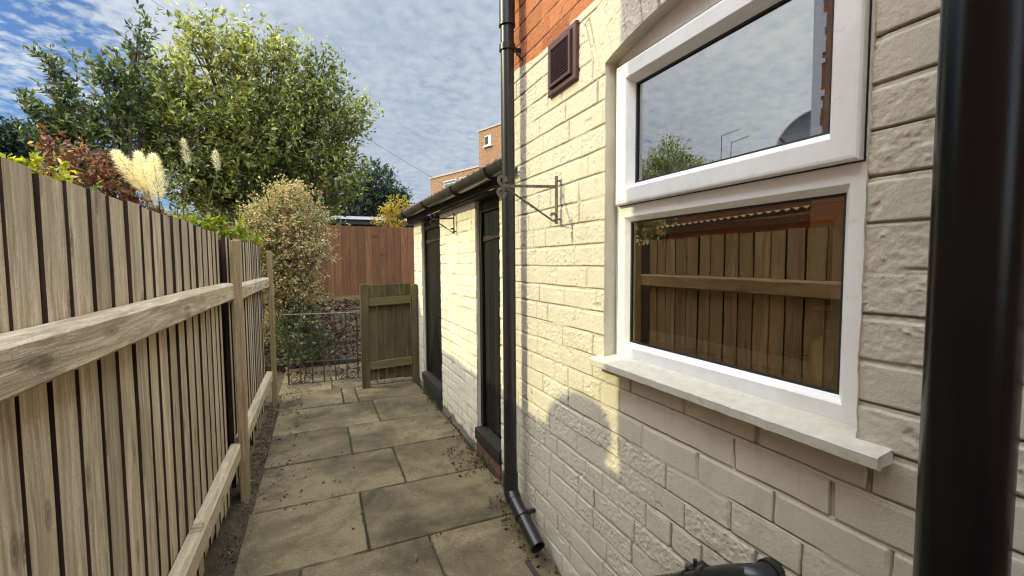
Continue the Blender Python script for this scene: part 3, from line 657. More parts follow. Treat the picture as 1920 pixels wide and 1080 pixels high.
for di,(y0,y1,z0,z1) in enumerate((D1,D2)):
    m=MB(); xd=XO+.045
    w=.055
    m.box(xd-.018,xd+.04,y0-.0,y0+w,z0,1.86,bev=.004); m.box(xd-.018,xd+.04,y1-w,y1,z0,1.86,bev=.004); m.box(xd-.012,xd+.04,y0+w,y1-w,1.78,1.86)
    fr=m.build('door_frame',M['door'],oh)
    m=MB(); nb=max(4,int(round((y1-y0-2*w)/.095))); bw=(y1-y0-2*w)/nb
    for i in range(nb):
        a=y0+w+i*bw+.0015; xx=xd+.004+random.uniform(-.001,.001); m.box(xx,xd+.03,a,a+bw-.003,z0+.012,1.78,bev=.003)
    dr=m.build('door',M['door'],oh,label='black plank door nearer the downpipe' if di==0 else 'black plank door beside the gate')
    m=MB(); zh=1.60 if di==0 else 1.66
    m.hexa([(xd-.004,y0+w+.02,zh-.010),(xd-.001,y0+w+.02,zh-.010),(xd-.001,y1-w-.002,zh-.030),(xd-.004,y1-w-.002,zh-.030),(xd-.004,y0+w+.02,zh),(xd-.001,y0+w+.02,zh),(xd-.001,y1-w-.002,zh+.008),(xd-.004,y1-w-.002,zh+.008)])
    m.box(xd-.022,xd-.0185,y1-w+.002,y1-w+.022,zh-.11,zh+.09)
    for i in range(4): m.tube([(xd-.004,y0+w+.05+i*.07,zh-.012),(xd-.007,y0+w+.05+i*.07,zh-.012)],.005,8)
    m.build('hinge',M['iron'],dr)
    if di==1:
        m=MB(); m.box(xd-.003,xd,y0+w+.01,y0+w+.10,.885,.925); m.tube([(xd-.03,y0+w+.02,.905),(xd-.03,y0+w+.085,.905)],.006,8); m.tube([(xd,y0+w+.03,.905),(xd-.032,y0+w+.03,.905)],.005,8); m.tube([(xd-.015,y0+.01,.93),(xd-.025,y0+w+.05,.89)],.005,8); m.build('latch',M['steel'],dr)
    m=MB(); m.hexa([(XO-.02,y0-.005,.095),(XO+.10,y0-.005,.095),(XO+.10,y1+.005,.095),(XO-.02,y1+.005,.095),(XO-.02,y0-.005,.178),(XO+.10,y0-.005,.205),(XO+.10,y1+.005,.205),(XO-.02,y1+.005,.178)]); m.build('door_sill',M['doorsill'],oh)
    m=MB(); m.box(XO-.008,XO+.1,y0,y1,-.04,.093); m.build('step',M['redbrick'] if di==0 else M['doorsill'],oh)
# eaves, gutter, roof
m=MB(); m.hexa([(.985,2.21,1.875),(1.005,2.21,1.875),(1.005,5.37,1.90),(.985,5.37,1.90),(.985,2.21,1.975),(1.005,2.21,1.975),(1.005,5.37,2.0),(.985,5.37,2.0)])
m.hexa([(1.006,2.21,1.862),(1.30,2.21,1.862),(1.30,5.37,1.885),(1.006,5.37,1.885),(1.006,2.21,1.872),(1.30,2.21,1.872),(1.30,5.37,1.895),(1.006,5.37,1.895)])
m.build('fascia',M['darkfascia'],oh)
def half_gutter(x,y0,y1,z0,z1,r,mat,parent):
    n=14; vs=[];fs=[]
    prof=[(-r*math.cos(PI*i/n),-r*math.sin(PI*i/n)) for i in range(n+1)]+[((r-.004)*math.cos(PI*i/n),-(r-.004)*math.sin(PI*i/n)) for i in range(n+1)]
    k=len(prof)
    for y,z in ((y0,z0),(y1,z1)):
        for a,b in prof: vs.append((x+a,y,z+b))
    for j in range(k): a=j; b=(j+1)%k; fs.append((a,b,b+k,a+k))
    m=MB(); m.add(vs,fs,.5,True)
    vs=[(x,y1,z1)]+[(x+a,y1,z1+b) for a,b in prof[:n+1]]; m.add(vs,[(0,i+1,i+2) for i in range(n)],.5)
    return m.build('gutter',mat,parent)
gt=half_gutter(.928,2.12,5.42,1.952,1.995,.056,M['gutter'],oh)
for y in (2.35,3.05,4.0,5.05):
    f=(y-2.12)/3.3; zc=1.952+.043*f; m=MB(); m.bar([(.928-.060*math.cos(PI*i/12),y,zc-.060*math.sin(PI*i/12)) for i in range(13)],.022,.004,up=(0,1,0)); m.box(.985,.992,y-.012,y+.012,zc-.04,zc+.01); m.build('gutter_bracket',M['black'],gt)
def corrugated(name,x0,x1,y0,y1,z00,z01,z10,z11,per,amp,mat,parent,th=.012):
    n=int((y1-y0)/per*10); ys=np.linspace(y0,y1,n+1); vs=[];fs=[]
    for y in ys:
        f=(y-y0)/(y1-y0); a=z00+(z01-z00)*f; b=z10+(z11-z10)*f; w=amp*math.sin(2*PI*(y-y0)/per)
        vs+=[(x0,y,a+w),(x1,y,b+w),(x1,y,b+w-th),(x0,y,a+w-th)]
    for i in range(n):
        for j in range(4): fs.append((i*4+j,i*4+(j+1)%4,i*4+4+(j+1)%4,i*4+4+j))
    m=MB(); m.add(vs,fs,.5,True); return m.build(name,mat,parent)
corrugated('roof',.945,3.3,2.21,5.45,1.998,2.042,2.75,2.79,.13,.012,M['rooftile'],oh,.02)
# ------------------------------------------------------------------ timber fence on the left
fe=empty('timber_fence',(-.5,2.5,0),label='long weathered board fence with heavy rails left of the path',cat='fence')
def fence_bay(ya,yb,name_seed,z_top0,z_top1):
    rr=random.Random(name_seed); mf=MB(); mb=MB(); y=ya; prev=0
    while y<yb-.02:
        p=rr.uniform(.104,.116); gap=rr.uniform(.0005,.003) if rr.random()<.88 else rr.uniform(.004,.009); w=min(p-gap,yb-y); 
        f=(y-ya)/(yb-ya); zt=z_top0+(z_top1-z_top0)*f+rr.uniform(-.006,.006); zb=rr.uniform(.02,.10) if rr.random()>.1 else .0
        x0=-.5115+rr.uniform(-.002,.001); tp=rr.uniform(.0045,.0085); ln=rr.uniform(-.006,.006); tw=rr.uniform(-.003,.003); n=9; vs=[];fs=[]
        for i in range(n+1):
            q=i/n; z=zb+(zt-zb)*q; bow=.003*math.sin(q*PI*rr.uniform(.8,1.2))
            yl=y+ln*q+rr.uniform(-.0008,.0008); yr=y+w+ln*q+rr.uniform(-.0012,.0012)
            vs+=[(x0,yl,z),(x0-tp+tw*q*.6,yr,z),(x0-.024,yr,z),(x0-.024,yl,z)]
        for i in range(n):
            for j in range(4): fs.append((i*4+j,i*4+(j+1)%4,i*4+4+(j+1)%4,i*4+4+j))
        fs+=[(3,2,1,0),(n*4,n*4+1,n*4+2,n*4+3)]
        mf.add(vs,fs,rr.random())
        sl=rr.choice([0,0,0,.003])
        mb.box(-.572,-.556,y+w-.045,y+p+.045-sl,.02,zt-.012-rr.random()*.01,rr.random())
        y+=p
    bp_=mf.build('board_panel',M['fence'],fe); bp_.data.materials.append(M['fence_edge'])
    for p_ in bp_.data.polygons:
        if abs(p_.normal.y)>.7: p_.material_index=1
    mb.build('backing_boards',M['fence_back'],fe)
fence_bay(-1.6,.97,1,1.615,1.612); fence_bay(.975,2.958,2,1.612,1.592); fence_bay(3.13,4.92,3,1.582,1.604)
def rail(y0,y1,zb,zt,x0=-.511,x1=-.462,seed=0,bow=.006):
    m=MB(); n=40; vs=[];fs=[]; rr=random.Random(seed)
    for i in range(n+1):
        q=i/n; y=y0+(y1-y0)*q; dz=bow*math.sin(q*PI*2+seed)+rr.uniform(-.0007,.0007); dx=rr.uniform(-.0006,.0006)
        c=.008
        for x,z in ((x0,zb),(x1-c,zb),(x1,zb+c),(x1+.001,zt-c*1.6),(x1-c*1.3,zt),(x0,zt+.002)): vs.append((x+(dx if x>x0 else 0),y,z+dz))
    for i in range(n):
        for j in range(6): fs.append((i*6+j,i*6+(j+1)%6,i*6+6+(j+1)%6,i*6+6+j))
    fs+=[tuple(range(6))[::-1],tuple(range(n*6,n*6+6))]
    m.add(vs,fs,.3+.5*rr.random(),False); m.build('rail',M['fence_rail'],fe)
rail(-1.5,3.005,1.205,1.303,seed=2); rail(3.105,4.97,1.188,1.286,seed=5,bow=.002)
rail(-1.5,3.005,.245,.345,seed=7); rail(3.105,4.97,.240,.338,seed=9,bow=.002)
for y,zt in ((3.055,1.558),(5.02,1.55)):
    m=MB(); m.box(-.474,-.432,y-.05,y+.045,-.05,zt,bev=.005); m.build('post',M['fence_post'],fe)
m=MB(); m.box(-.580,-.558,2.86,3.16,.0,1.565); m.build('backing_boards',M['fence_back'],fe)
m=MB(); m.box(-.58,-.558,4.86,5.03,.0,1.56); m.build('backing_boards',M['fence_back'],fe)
m=MB(); m.box(-.470,-.440,3.102,3.128,-.02,1.572,rnd=.9); m.build('cover_strip',M['fence'],fe)
m=MB(); m.box(-.485,-.455,3.134,3.165,-.02,1.566,rnd=.55); m.build('cover_strip',M['fence'],fe)
# ------------------------------------------------------------------ rear fence
rf=empty('rear_fence',(.5,8,.8),label='tall brown closeboard fence across the end of the garden',cat='fence')
m=MB(); x=-3.2; rr=random.Random(4)
while x<2.6:
    p=rr.uniform(.115,.13); zt=2.058+rr.uniform(-.006,.006)
    m.hexa([(x,7.99,.83),(x+p+.012,7.998,.83),(x+p+.012,8.008,.83),(x,8.008,.83),(x,7.985,zt),(x+p+.012,7.995,zt),(x+p+.012,8.008,zt),(x,8.008,zt)],rr.random()); x+=p
m.build('board_panel',M['rear'],rf)
m=MB(); m.box(-3.2,2.6,7.975,8.0,.75,.865,.4); m.build('gravel_board',M['gate_rail'],rf)
for z in (1.1,1.75):
    m=MB(); m.box(-3.2,2.6,8.01,8.05,z,z+.07); m.build('rail',M['rear'],rf)
# ------------------------------------------------------------------ timber gate and iron gate
gg=empty('timber_gate',(.73,5.2,0),label='low mossy wooden gate standing open beside the white outhouse',cat='gate')
for x0,x1,zt in ((.411,.497,1.185),(.985,1.05,1.17)):
    m=MB(); m.box(x0,x1,5.15,5.235,-.04,zt,bev=.004); m.build('post',M['gate'],gg)
m=MB(); x=.505; rr=random.Random(3)
while x<.975:
    w=min(rr.uniform(.09,.10),.978-x); m.box(x,x+w-.004,5.21,5.226,.065+rr.uniform(-.006,.006),1.178+rr.uniform(-.004,.004),bev=.002); x+=w
m.build('boards',M['gate'],gg)
for z0,z1 in ((.945,1.03),(.215,.30)):
    m=MB(); m.hexa([(.50,5.165,z0-.012),(.98,5.165,z0+.008),(.98,5.208,z0+.008),(.50,5.208,z0-.012),(.50,5.165,z1-.012),(.98,5.165,z1+.008),(.98,5.208,z1+.008),(.50,5.208,z1-.012)],.4); m.build('rail',M['gate_rail'],gg)
ig=empty('iron_gate',(.03,5.6,0),label='low black wrought iron gate with scrolls between fence post and wooden gate',cat='gate')
m=MB(); m.tube([(-.40,5.6,.836),(.45,5.6,.825)],.006,8); m.build('rail',M['ironw'],ig)
m=MB(); m.tube([(-.36,5.6,.02),(.45,5.6,.02)],.006,8); m.build('rail',M['iron'],ig)
for i in range(7):
    x=-.36+i*.1265; m=MB(); m.tube([(x,5.6,.02),(x,5.6,.83 if i else .836)],.0075,6); m.build('bar',M['iron'],ig)
m=MB()
for x,s in ((-.36,1),(-.107,-1),(.146,1),(.399,-1),(-.2335,-1),(.2725,1)):
    pass
for c in (-.2335,.2725):
    m=MB()
    for s in (-1,1):
        pts=[(c+s*(.1265-.062*(1-math.cos(t))),5.6,.30-.22*t/ (PI/2)*.9) for t in np.linspace(0,PI/2,6)]
        m.bar([(c+s*.012,5.6,.03)]+[(c+s*(.063+.05*math.cos(a)*(1-.03*i)),5.6,.075+.05*math.sin(a)*(1-.03*i)) for i,a in enumerate(np.linspace(-PI*.9,PI*1.6,22))],.01,.003,up=(0,1,0))
        m.bar([(c+s*.12,5.6,.06+.0*0),(c+s*.118,5.6,.10),(c+s*.095,5.6,.17),(c+s*.075,5.6,.235)],.008,.003,up=(0,1,0))
    m.build('scrollwork',M['iron'],ig)

# ------------------------------------------------------------------ garden edging and steps
st_=empty('garden_steps',(.3,6.5,0),label='brick and timber edged steps covered in dead leaves behind the iron gate',cat='steps')
for y,z in ((6.62,.05),(7.0,.26),(7.4,.50)):
    m=MB(); x=-.9
    while x<1.3: m.box(x,x+.215,y,y+.10,z-.14,z+random.uniform(-.004,.004),bev=.006); x+=.225
    m.build('edging_bricks',M['stepbrick'],st_)
# ------------------------------------------------------------------ foliage builders
def leaf_mesh(name,pos,dr,size,mat,parent,rnd=None,aspect=.42,**k):
    n=len(pos); pos=np.asarray(pos); dr=dr/np.linalg.norm(dr,axis=1,keepdims=True)
    up=RNG.normal(size=(n,3)); up[:,2]+=.8; sd=np.cross(dr,up); sd/=np.linalg.norm(sd,axis=1,keepdims=True)+1e-9; nm=np.cross(sd,dr)
    L=(size*RNG.uniform(.65,1.25,n))[:,None]
    b=pos; t=pos+dr*L-nm*L*.12; l=pos+dr*L*.45+sd*L*aspect*.5+nm*L*.06; r=pos+dr*L*.45-sd*L*aspect*.5+nm*L*.06
    V=np.stack([b,l,t,r],1).reshape(-1,3); F=np.arange(4*n).reshape(n,4)
    me=bpy.data.meshes.new(name); me.vertices.add(4*n); me.vertices.foreach_set('co',V.reshape(-1).astype(np.float32))
    me.loops.add(4*n); me.loops.foreach_set('vertex_index',F.reshape(-1).astype(np.int32)); me.polygons.add(n); me.polygons.foreach_set('loop_start',np.arange(0,4*n,4,dtype=np.int32)); me.update(calc_edges=True)
    if rnd is None: rnd=RNG.random(n)
    at=me.attributes.new('rnd','FLOAT','FACE'); at.data.foreach_set('value',np.clip(rnd,0,1).astype(np.float32)); me.materials.append(mat)
    return link(name,me,parent,**k)
def shoots(lobes,per,nl,slen,upb=.6,spread=.5,inner=.35):
    """leafy shoots growing outward from lobes; returns leaf positions, directions, tint and the shoot lines"""
    P=[];D=[];T=[];S=[]
    for (cx,cy,cz,r) in lobes:
        n=max(4,int(per*r*r*12)); c=np.array([cx,cy,cz])
        u=RNG.normal(size=(n,3)); u/=np.linalg.norm(u,axis=1,keepdims=True)
        q=(inner+(1-inner)*RNG.random(n)**.6)[:,None]; st=c+u*r*q*np.array([1,1,.95])
        lob_t=RNG.normal()*.10
        dirs=u+RNG.normal(size=(n,3))*spread+np.array([0,0,upb]); dirs/=np.linalg.norm(dirs,axis=1,keepdims=True)
        L=slen*RNG.uniform(.5,1.3,n)
        for i in range(nl):
            f=(i+.5)/nl; p=st+dirs*(L*f)[:,None]
            d=dirs*.55+RNG.normal(size=(n,3))*.6
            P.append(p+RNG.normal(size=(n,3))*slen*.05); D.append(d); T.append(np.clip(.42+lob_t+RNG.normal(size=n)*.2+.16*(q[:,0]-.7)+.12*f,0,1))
        S.append((st,st+dirs*L[:,None]))
    return np.concatenate(P),np.concatenate(D),np.concatenate(T),S
def limbs(m,base,lobes,r0,seed=1):
    rr=random.Random(seed); b=Vector(base)
    for (x,y,z,r) in lobes:
        e=Vector((x,y,z)); mid=b.lerp(e,.5)+Vector((rr.uniform(-.15,.15),rr.uniform(-.15,.15),.1))
        m.tube([b,b.lerp(mid,.5)+Vector((0,0,.05)),mid,mid.lerp(e,.6),e],[r0*.55,r0*.45,r0*.33,r0*.22,r0*.08],6)
        for k in range(5):
            d=Vector((rr.gauss(0,1),rr.gauss(0,1),rr.gauss(.5,.8))).normalized()*r*.95; s=mid.lerp(e,rr.uniform(.4,1)); m.tube([s,s+d*.5+Vector((0,0,.03)),e+d],[r0*.16,r0*.1,r0*.03],5)
def plant(name,lab,cat,base,lobes,mat,per,nl,slen,size,trunk_h,r0,upb=.6,spread=.5,inner=.35,aspect=.42,group=None,cname='crown',tint=0,barkmat=None,shoot_tubes=0):
    e=empty(name,base,label=lab,cat=cat,group=group)
    P,D,T,S=shoots(lobes,per,nl,slen,upb,spread,inner)
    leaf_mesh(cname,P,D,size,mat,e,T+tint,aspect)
    m=MB(); b=Vector(base); top=b+Vector((0,0,trunk_h)); m.tube([b-Vector((0,0,.1)),b.lerp(top,.5)+Vector((.03,0,0)),top],[r0,r0*.8,r0*.65],10)
    limbs(m,top,lobes,r0)
    if shoot_tubes:
        for st,en in S:
            for i in range(0,len(st),shoot_tubes): m.tube([st[i],en[i]],[.004,.002],3,caps=False)
    m.build('trunk',barkmat or M['bark'],e)
    return e
gzf=lambda x,y: float(gz(x,y))
main_=[(-1.61,9.1,4.92,.62),(-.74,9.0,4.85,.62),(.02,9.0,4.59,.62),(.37,9,3.86,.68),(.16,9,3.05,.72),(-.78,8.9,3.73,1.0),(-1.72,9,3.9,.95),(-2.29,9.2,4.25,.58),(-2.53,9.2,3.54,.58),(-2.13,9,2.89,.72),(-1.22,9,2.77,.9),(-.31,9.1,2.34,.75),(-1.65,9.2,2.02,.7),(-.9,9.9,4.0,1.1),(-1.3,9.8,3.0,1.0),(-.1,9.8,3.5,.8),(-.95,9.05,5.35,.22),(-1.75,9.1,5.35,.25),(-.45,9.0,5.25,.22),(.15,9,5.02,.2),(-2.55,9.2,4.75,.22),(.72,9,4.3,.25)]
main=[(x,y,z-(.10 if z>4.4 else .05),r*.80) for x,y,z,r in main_ if not (x<-2.5 and z>4.5)]
plant('broad_evergreen_tree','large bushy olive green tree rising behind the garden, tallest and widest crown','tree',(-.9,9.5,gzf(-.9,9.5)),main,M['lf_main'],38,16,.44,.098,1.2,.13,upb=1.0,spread=.45,inner=.12)
bay_=[(-2.34,8.4,5.04,.13),(-2.34,8.4,4.80,.15),(-2.38,8.4,4.52,.22),(-2.79,8.4,4.20,.26),(-2.52,8.4,4.05,.36),(-2.75,8.4,3.70,.34),(-3.0,8.45,3.40,.30),(-2.6,8.5,3.3,.4),(-3.11,8.4,3.10,.28),(-2.85,8.5,2.9,.35),(-2.3,8.5,3.6,.3)]
bay=[(x,y,z-.08,r*.82) for x,y,z,r in bay_]
plant('bay_tree','dark narrow leaved tree with tall pointed shoots left of the big tree','tree',(-2.6,8.5,gzf(0,8.5)),bay,M['lf_bay'],30,13,.34,.105,1.5,.07,upb=1.7,spread=.28,inner=.1,aspect=.40,tint=.06)
sh=[(-3.20,8.0,4.15,.07),(-3.16,8.0,3.95,.10),(-3.10,8.0,3.70,.13),(-3.12,8.0,3.45,.17),(-3.05,8.0,3.15,.2),(-3.38,8.0,3.50,.08),(-3.35,8.0,3.30,.13),(-3.25,8.0,3.05,.2),(-3.1,8.0,2.75,.25),(-2.9,8.0,2.6,.3)]
plant('young_bay_tree','small dark shrub with two upright leafy shoots against the blue sky','tree',(-3.0,8.0,gzf(0,8)),sh,M['lf_bay'],95,13,.22,.10,1.2,.04,upb=1.5,spread=.3,inner=.1,aspect=.32,tint=.08)
hed=[(-5.56,12,3.75,.40),(-5.93,12,3.7,.62),(-5.25,12,3.5,.36),(-4.9,12,3.2,.4),(-5.6,12,3.0,.6),(-6.4,12,3.9,.7),(-5.9,12,2.4,.8),(-5.0,12,2.5,.6),(-7.1,12.2,3.8,.8)]
plant('dark_conifer','very dark conifer at the far left edge above the fence','tree',(-5.9,12,.5),hed,M['lf_dark'],60,10,.3,.11,1,.12,upb=.3)
red=[(-2.23,5.6,2.50,.12),(-2.06,5.6,2.38,.16),(-1.86,5.6,2.24,.16),(-1.62,5.6,1.98,.10),(-1.95,5.65,2.38,.10),(-2.09,5.6,2.2,.18),(-1.73,5.6,2.02,.14),(-2.3,5.6,2.1,.2),(-1.5,5.6,1.80,.13),(-1.9,5.6,1.7,.35)]
plant('purple_leaved_shrub','dark red and purple leaved shrub showing above the fence left of the pampas grass','shrub',(-1.9,5.6,0),red,M['lf_red'],150,9,.13,.048,1.0,.03,upb=.5,aspect=.55,cname='foliage',barkmat=M['twig'],shoot_tubes=5)
yg=[(-2.05,4.6,2.13,.06),(-1.93,4.6,2.11,.07),(-1.84,4.6,2.04,.06),(-2.15,4.6,2.1,.08),(-1.7,4.6,1.96,.06),(-1.95,4.6,1.88,.16)]
plant('yellow_green_climber','yellow green leafy climber at the left end above the fence','climber',(-1.95,4.6,0),yg,M['lf_yg'],170,7,.12,.07,1.2,.02,upb=.3,aspect=.6,cname='foliage',barkmat=M['twig'])
cl=[(-1.24,6.0,1.84,.08),(-1.07,6.0,1.78,.11),(-.92,6.0,1.76,.10),(-1.37,6.0,1.84,.06),(-1.1,6.05,1.5,.25),(-.75,6.0,1.66,.10)]
plant('bramble','bright green bramble leaves just above the fence before the first post','climber',(-1.1,6.0,0),cl,M['lf_yg'],150,7,.12,.075,1.0,.02,upb=.3,aspect=.6,cname='foliage',barkmat=M['twig'],tint=-.12)
bu=[(-.33,6.6,2.28,.20),(-.55,6.6,2.05,.28),(-.17,6.6,2.0,.26),(-.70,6.6,1.73,.27),(-.37,6.6,1.67,.38),(-.04,6.6,1.55,.20),(-.26,6.6,1.12,.27),(-.55,6.6,1.15,.30),(-.34,6.6,.72,.24),(-.52,6.6,.55,.22),(-.45,6.8,1.5,.35)]
plant('variegated_bush','tall twiggy bush with cream and pink tinged leaves beyond the end fence post','bush',(-.4,6.65,gzf(-.4,6.65)),bu,M['lf_bush'],260,11,.19,.036,.25,.035,upb=.7,spread=.6,inner=.2,aspect=.6,cname='foliage',barkmat=M['twig'],shoot_tubes=3)
bk=[(1.7,15,3.95,.65),(2.19,15,3.41,.5),(1.51,15,3.04,.75),(2.63,15,3.55,.22),(1.03,15,3.36,.85),(2.5,15,3.0,.45),(1.5,15,2.2,.8),(2.3,15,2.3,.7)]
plant('dark_leafy_tree','very dark tree behind the right side of the big crown','tree',(1.6,15,.7),bk,M['lf_dark'],50,10,.3,.12,1,.12,tint=.1)
ye_=[(1.67,11,2.66,.24),(1.41,11,2.52,.20),(1.92,11,2.6,.22),(1.73,11,2.90,.14),(1.95,11,2.85,.12),(1.7,11,2.35,.3)]
ye=[(x,y,z-.03,r*.8) for x,y,z,r in ye_]
plant('yellow_shrub','small autumn yellow shrub peeping over the rear fence beside the gutter end','shrub',(1.7,11,.7),ye,M['lf_yellow'],120,8,.16,.055,1.0,.03,cname='foliage',barkmat=M['twig'],aspect=.6,shoot_tubes=6)
rt=[(-9,12.4,4.4,.6),(-9,11.8,4.9,.55),(-9,11.0,4.3,.5),(-9,12.8,3.8,.7),(-9,10.4,3.9,.4),(-9,11.6,3.8,.9),(-9,11.8,2.8,1.0)]
plant('garden_tree','feathery green tree reflected at the bottom left of the upper window pane','tree',(-9,11.8,0),rt,M['lf_main'],45,10,.4,.09,1.6,.12,upb=1.2,spread=.4)
fr=[(-.30,6.25,.30,.16),(-.12,6.35,.42,.15),(-.38,6.2,.55,.15),(-.25,6.4,.70,.2),(.02,6.5,.30,.12)]
plant('dark_undergrowth_shrub','dark low leafy growth behind the left half of the iron gate','shrub',(-.25,6.35,0),fr,M['lf_bay'],240,9,.14,.045,.1,.015,upb=.8,cname='foliage',barkmat=M['twig'],shoot_tubes=6)
# dead leaves and soil crumbs
def litter():
    P=[];D=[];T=[]
    def sc_(n,x0,x1,y0,y1,fz,size=1):
        x=RNG.uniform(x0,x1,n); y=RNG.uniform(y0,y1,n); return x,y
    xs=[];ys=[]
    for n,x0,x1,y0,y1 in ((420,-.50,-.41,.9,5.2),(260,.98,1.06,2.2,5.2),(420,-.45,1.0,5.2,6.3),(5200,-.9,1.4,6.45,7.95),(90,-.4,-.1,2.6,4.6),(150,.86,.97,1.3,2.4),(120,.8,1.05,2.7,3.2),(60,-.4,1.0,1.3,5.0),(160,-.44,-.2,4.5,5.3)):
        xs.append(RNG.uniform(x0,x1,n)); ys.append(RNG.uniform(y0,y1,n))
    x=np.concatenate(xs); y=np.concatenate(ys); z=np.maximum(gz(x,y),np.where((x>-.4)&(x<1.02)&(y<6.3),.001,-1))+.006
    n=len(x); d=RNG.normal(size=(n,3)); d[:,2]*=.25
    sz=np.where(y>6,.06,.022)
    o=leaf_mesh('leaf_litter',np.stack([x,y,z],-1),d,sz,M['litter'],None,None,.6,kind='stuff',label='dead leaves and crumbs gathered along the path edges and steps',cat='leaf litter')
    m=MB(); rr=random.Random(8)
    for i in range(110):
        if i<60: x=rr.uniform(-.48,-.30); y=rr.uniform(.9,5.1)
        elif i<85: x=rr.uniform(.90,1.05); y=rr.uniform(1.5,5)
        else: x=rr.uniform(-.4,-.05); y=rr.uniform(2.9,3.6)
        a=rr.uniform(0,2*PI); L=rr.uniform(.03,.12); p=[(x+math.cos(a)*L*t,y+math.sin(a)*L*t,.006+rr.uniform(0,.006)) for t in (0,.5,1)]
        m.tube(p,rr.uniform(.0008,.0018),4)
    m.build('fallen_twigs',M['twig'],None,kind='stuff',label='thin broken twigs strewn over the slabs',cat='twigs')
    m=MB()
    for i in range(800):
        if rr.random()<.7: x=rr.gauss(-.45,.025); y=rr.uniform(.8,5.2)
        else: x=rr.gauss(1.02,.02); y=rr.uniform(2.2,5.1)
        s=rr.uniform(.002,.008); z=gzf(x,y)+.003; vs=[(x+rr.uniform(-s,s),y+rr.uniform(-s,s),z+rr.uniform(-.2,1)*s) for _ in range(4)]
        m.add(vs,[(0,1,2),(0,2,3),(0,3,1),(1,3,2)])
    m.build('soil_crumbs',mat_simple('crumbs',(.10,.078,.05),.9,var=.7,nscale=60,bump=0),None,kind='stuff',label='loose grit and soil in the gap beside the slabs',cat='grit')
litter()
# weeds in the wall foot
def weeds():
    P=[];D=[]
    for c in range(26):
        x=RNG.uniform(1.0,1.05); y=RNG.uniform(2.3,5.0); n=10
        P.append(np.stack([np.full(n,x),np.full(n,y),np.full(n,.0)],-1)+RNG.normal(size=(n,3))*.008); d=RNG.normal(size=(n,3)); d[:,2]=np.abs(d[:,2])+.3; D.append(d)
    leaf_mesh('weeds',np.concatenate(P),np.concatenate(D),.03,M['weed'],None,None,.3,kind='stuff',label='tiny weeds along the foot of the white outhouse wall',cat='weeds')
weeds()
# ------------------------------------------------------------------ pampas grass
pa=empty('pampas_grass',(-1.9,7.5,.6),label='clump of pampas grass with fluffy cream plumes behind the fence',cat='ornamental grass')
plumes=[((-1.56,5.45,2.16),(-1.76,5.45,2.50),.075),((-1.52,5.45,2.14),(-1.60,5.5,2.51),.07),((-1.43,5.4,2.08),(-1.455,5.4,2.48),.085),((-1.68,7.7,2.85),(-1.72,7.7,3.19),.055),((-1.32,7.7,2.80),(-1.34,7.7,3.06),.05),((-1.50,5.5,2.0),(-1.56,5.5,2.2),.05)]
for b0,t0,w in plumes:
    n=2600 if w>.065 and t0[1]<6 else 700; f=RNG.random(n); b0=np.array(b0); t0=np.array(t0); prof=np.sin(np.clip(f*.92+.08,0,1)*PI)**.7
    ax=b0+(t0-b0)*f[:,None]; u=RNG.normal(size=(n,3)); u/=np.linalg.norm(u,axis=1,keepdims=True)
    p=ax+u*(w*prof*RNG.random(n)**.6*.85)[:,None]; d=u*.75+(t0-b0)/np.linalg.norm(t0-b0)*.8+RNG.normal(size=(n,3))*.3; d[:,2]-=.25
    leaf_mesh('plume',p,d,.048,M['plume'],pa,None,.045)
n=900; a=RNG.uniform(0,2*PI,n); L=RNG.uniform(.6,1.7,n); base=np.stack([-1.9+RNG.normal(size=n)*.12,7.6+RNG.normal(size=n)*.12,np.full(n,.6)],-1)
m=MB()
for i in range(220):
    b=Vector(base[i]); d=Vector((math.cos(a[i]),math.sin(a[i]),0)); l=float(L[i]); m.bar([b,b+d*.15*l+Vector((0,0,.6*l)),b+d*.45*l+Vector((0,0,.95*l)),b+d*.85*l+Vector((0,0,.9*l))],.008,.002)
for b0,t0,w in plumes: m.tube([(-1.85,7.2,.5),(-1.85+(b0[0]+1.85)*.5,7.2+(b0[1]-7.2)*.5,1.6),b0,t0],.006,5)
m.build('stems',M['weed'],pa)
# ------------------------------------------------------------------ far buildings
P0=np.array([9.067,38.0]); DR=np.array([-.35,.936]); DR/=np.linalg.norm(DR); NR=np.array([DR[1],-DR[0]]) # inward (away from camera side)
bt=empty('brick_office_block',(9.1,38,0),label='distant orange brick building with a square tower above the outhouse roof',cat='building')
def fb(m,s0,s1,t0,t1,z0,z1,rnd=None):  # s along facade towards camera from P0, t inward
    q=lambda s,t:P0-DR*s+NR*t
    a,b,c,d=q(s0,t0),q(s1,t0),q(s1,t1),q(s0,t1)
    m.hexa([(*d,z0),(*c,z0),(*b,z0),(*a,z0),(*d,z1),(*c,z1),(*b,z1),(*a,z1)],rnd)
m=MB(); fb(m,0,6.62,0,9,-.5,8.66); fb(m,5.0,6.62,.5,3,8.66,8.95); m.build('wing_wall',M['tower'],bt)
m=MB(); fb(m,6.62,14,-.05,6,-.5,11.25); m.build('tower_wall',M['tower'],bt)
m=MB(); fb(m,-.06,6.6,-.06,9,8.66,8.78); fb(m,6.56,14.05,-.11,6.05,11.25,11.36); m.build('coping',M['concrete'],bt)
for s0,s1,z0,z1 in ((2.0,3.72,6.75,8.18),(4.18,5.05,6.9,8.18),(5.95,6.45,7.4,8.18)):
    m=MB(); fb(m,s0,s1,-.04,.02,z0,z1); w=m.build('window',M['greypaint'],bt)
    m=MB(); k=1 if s1-s0<1 else 1
    fb(m,s0+.08,s1-.08,-.06,-.03,z0+.08,z1-.28); fb(m,s0+.08,s1-.08,-.06,-.03,z1-.22,z1-.06); m.build('pane',M['farglass'],w)
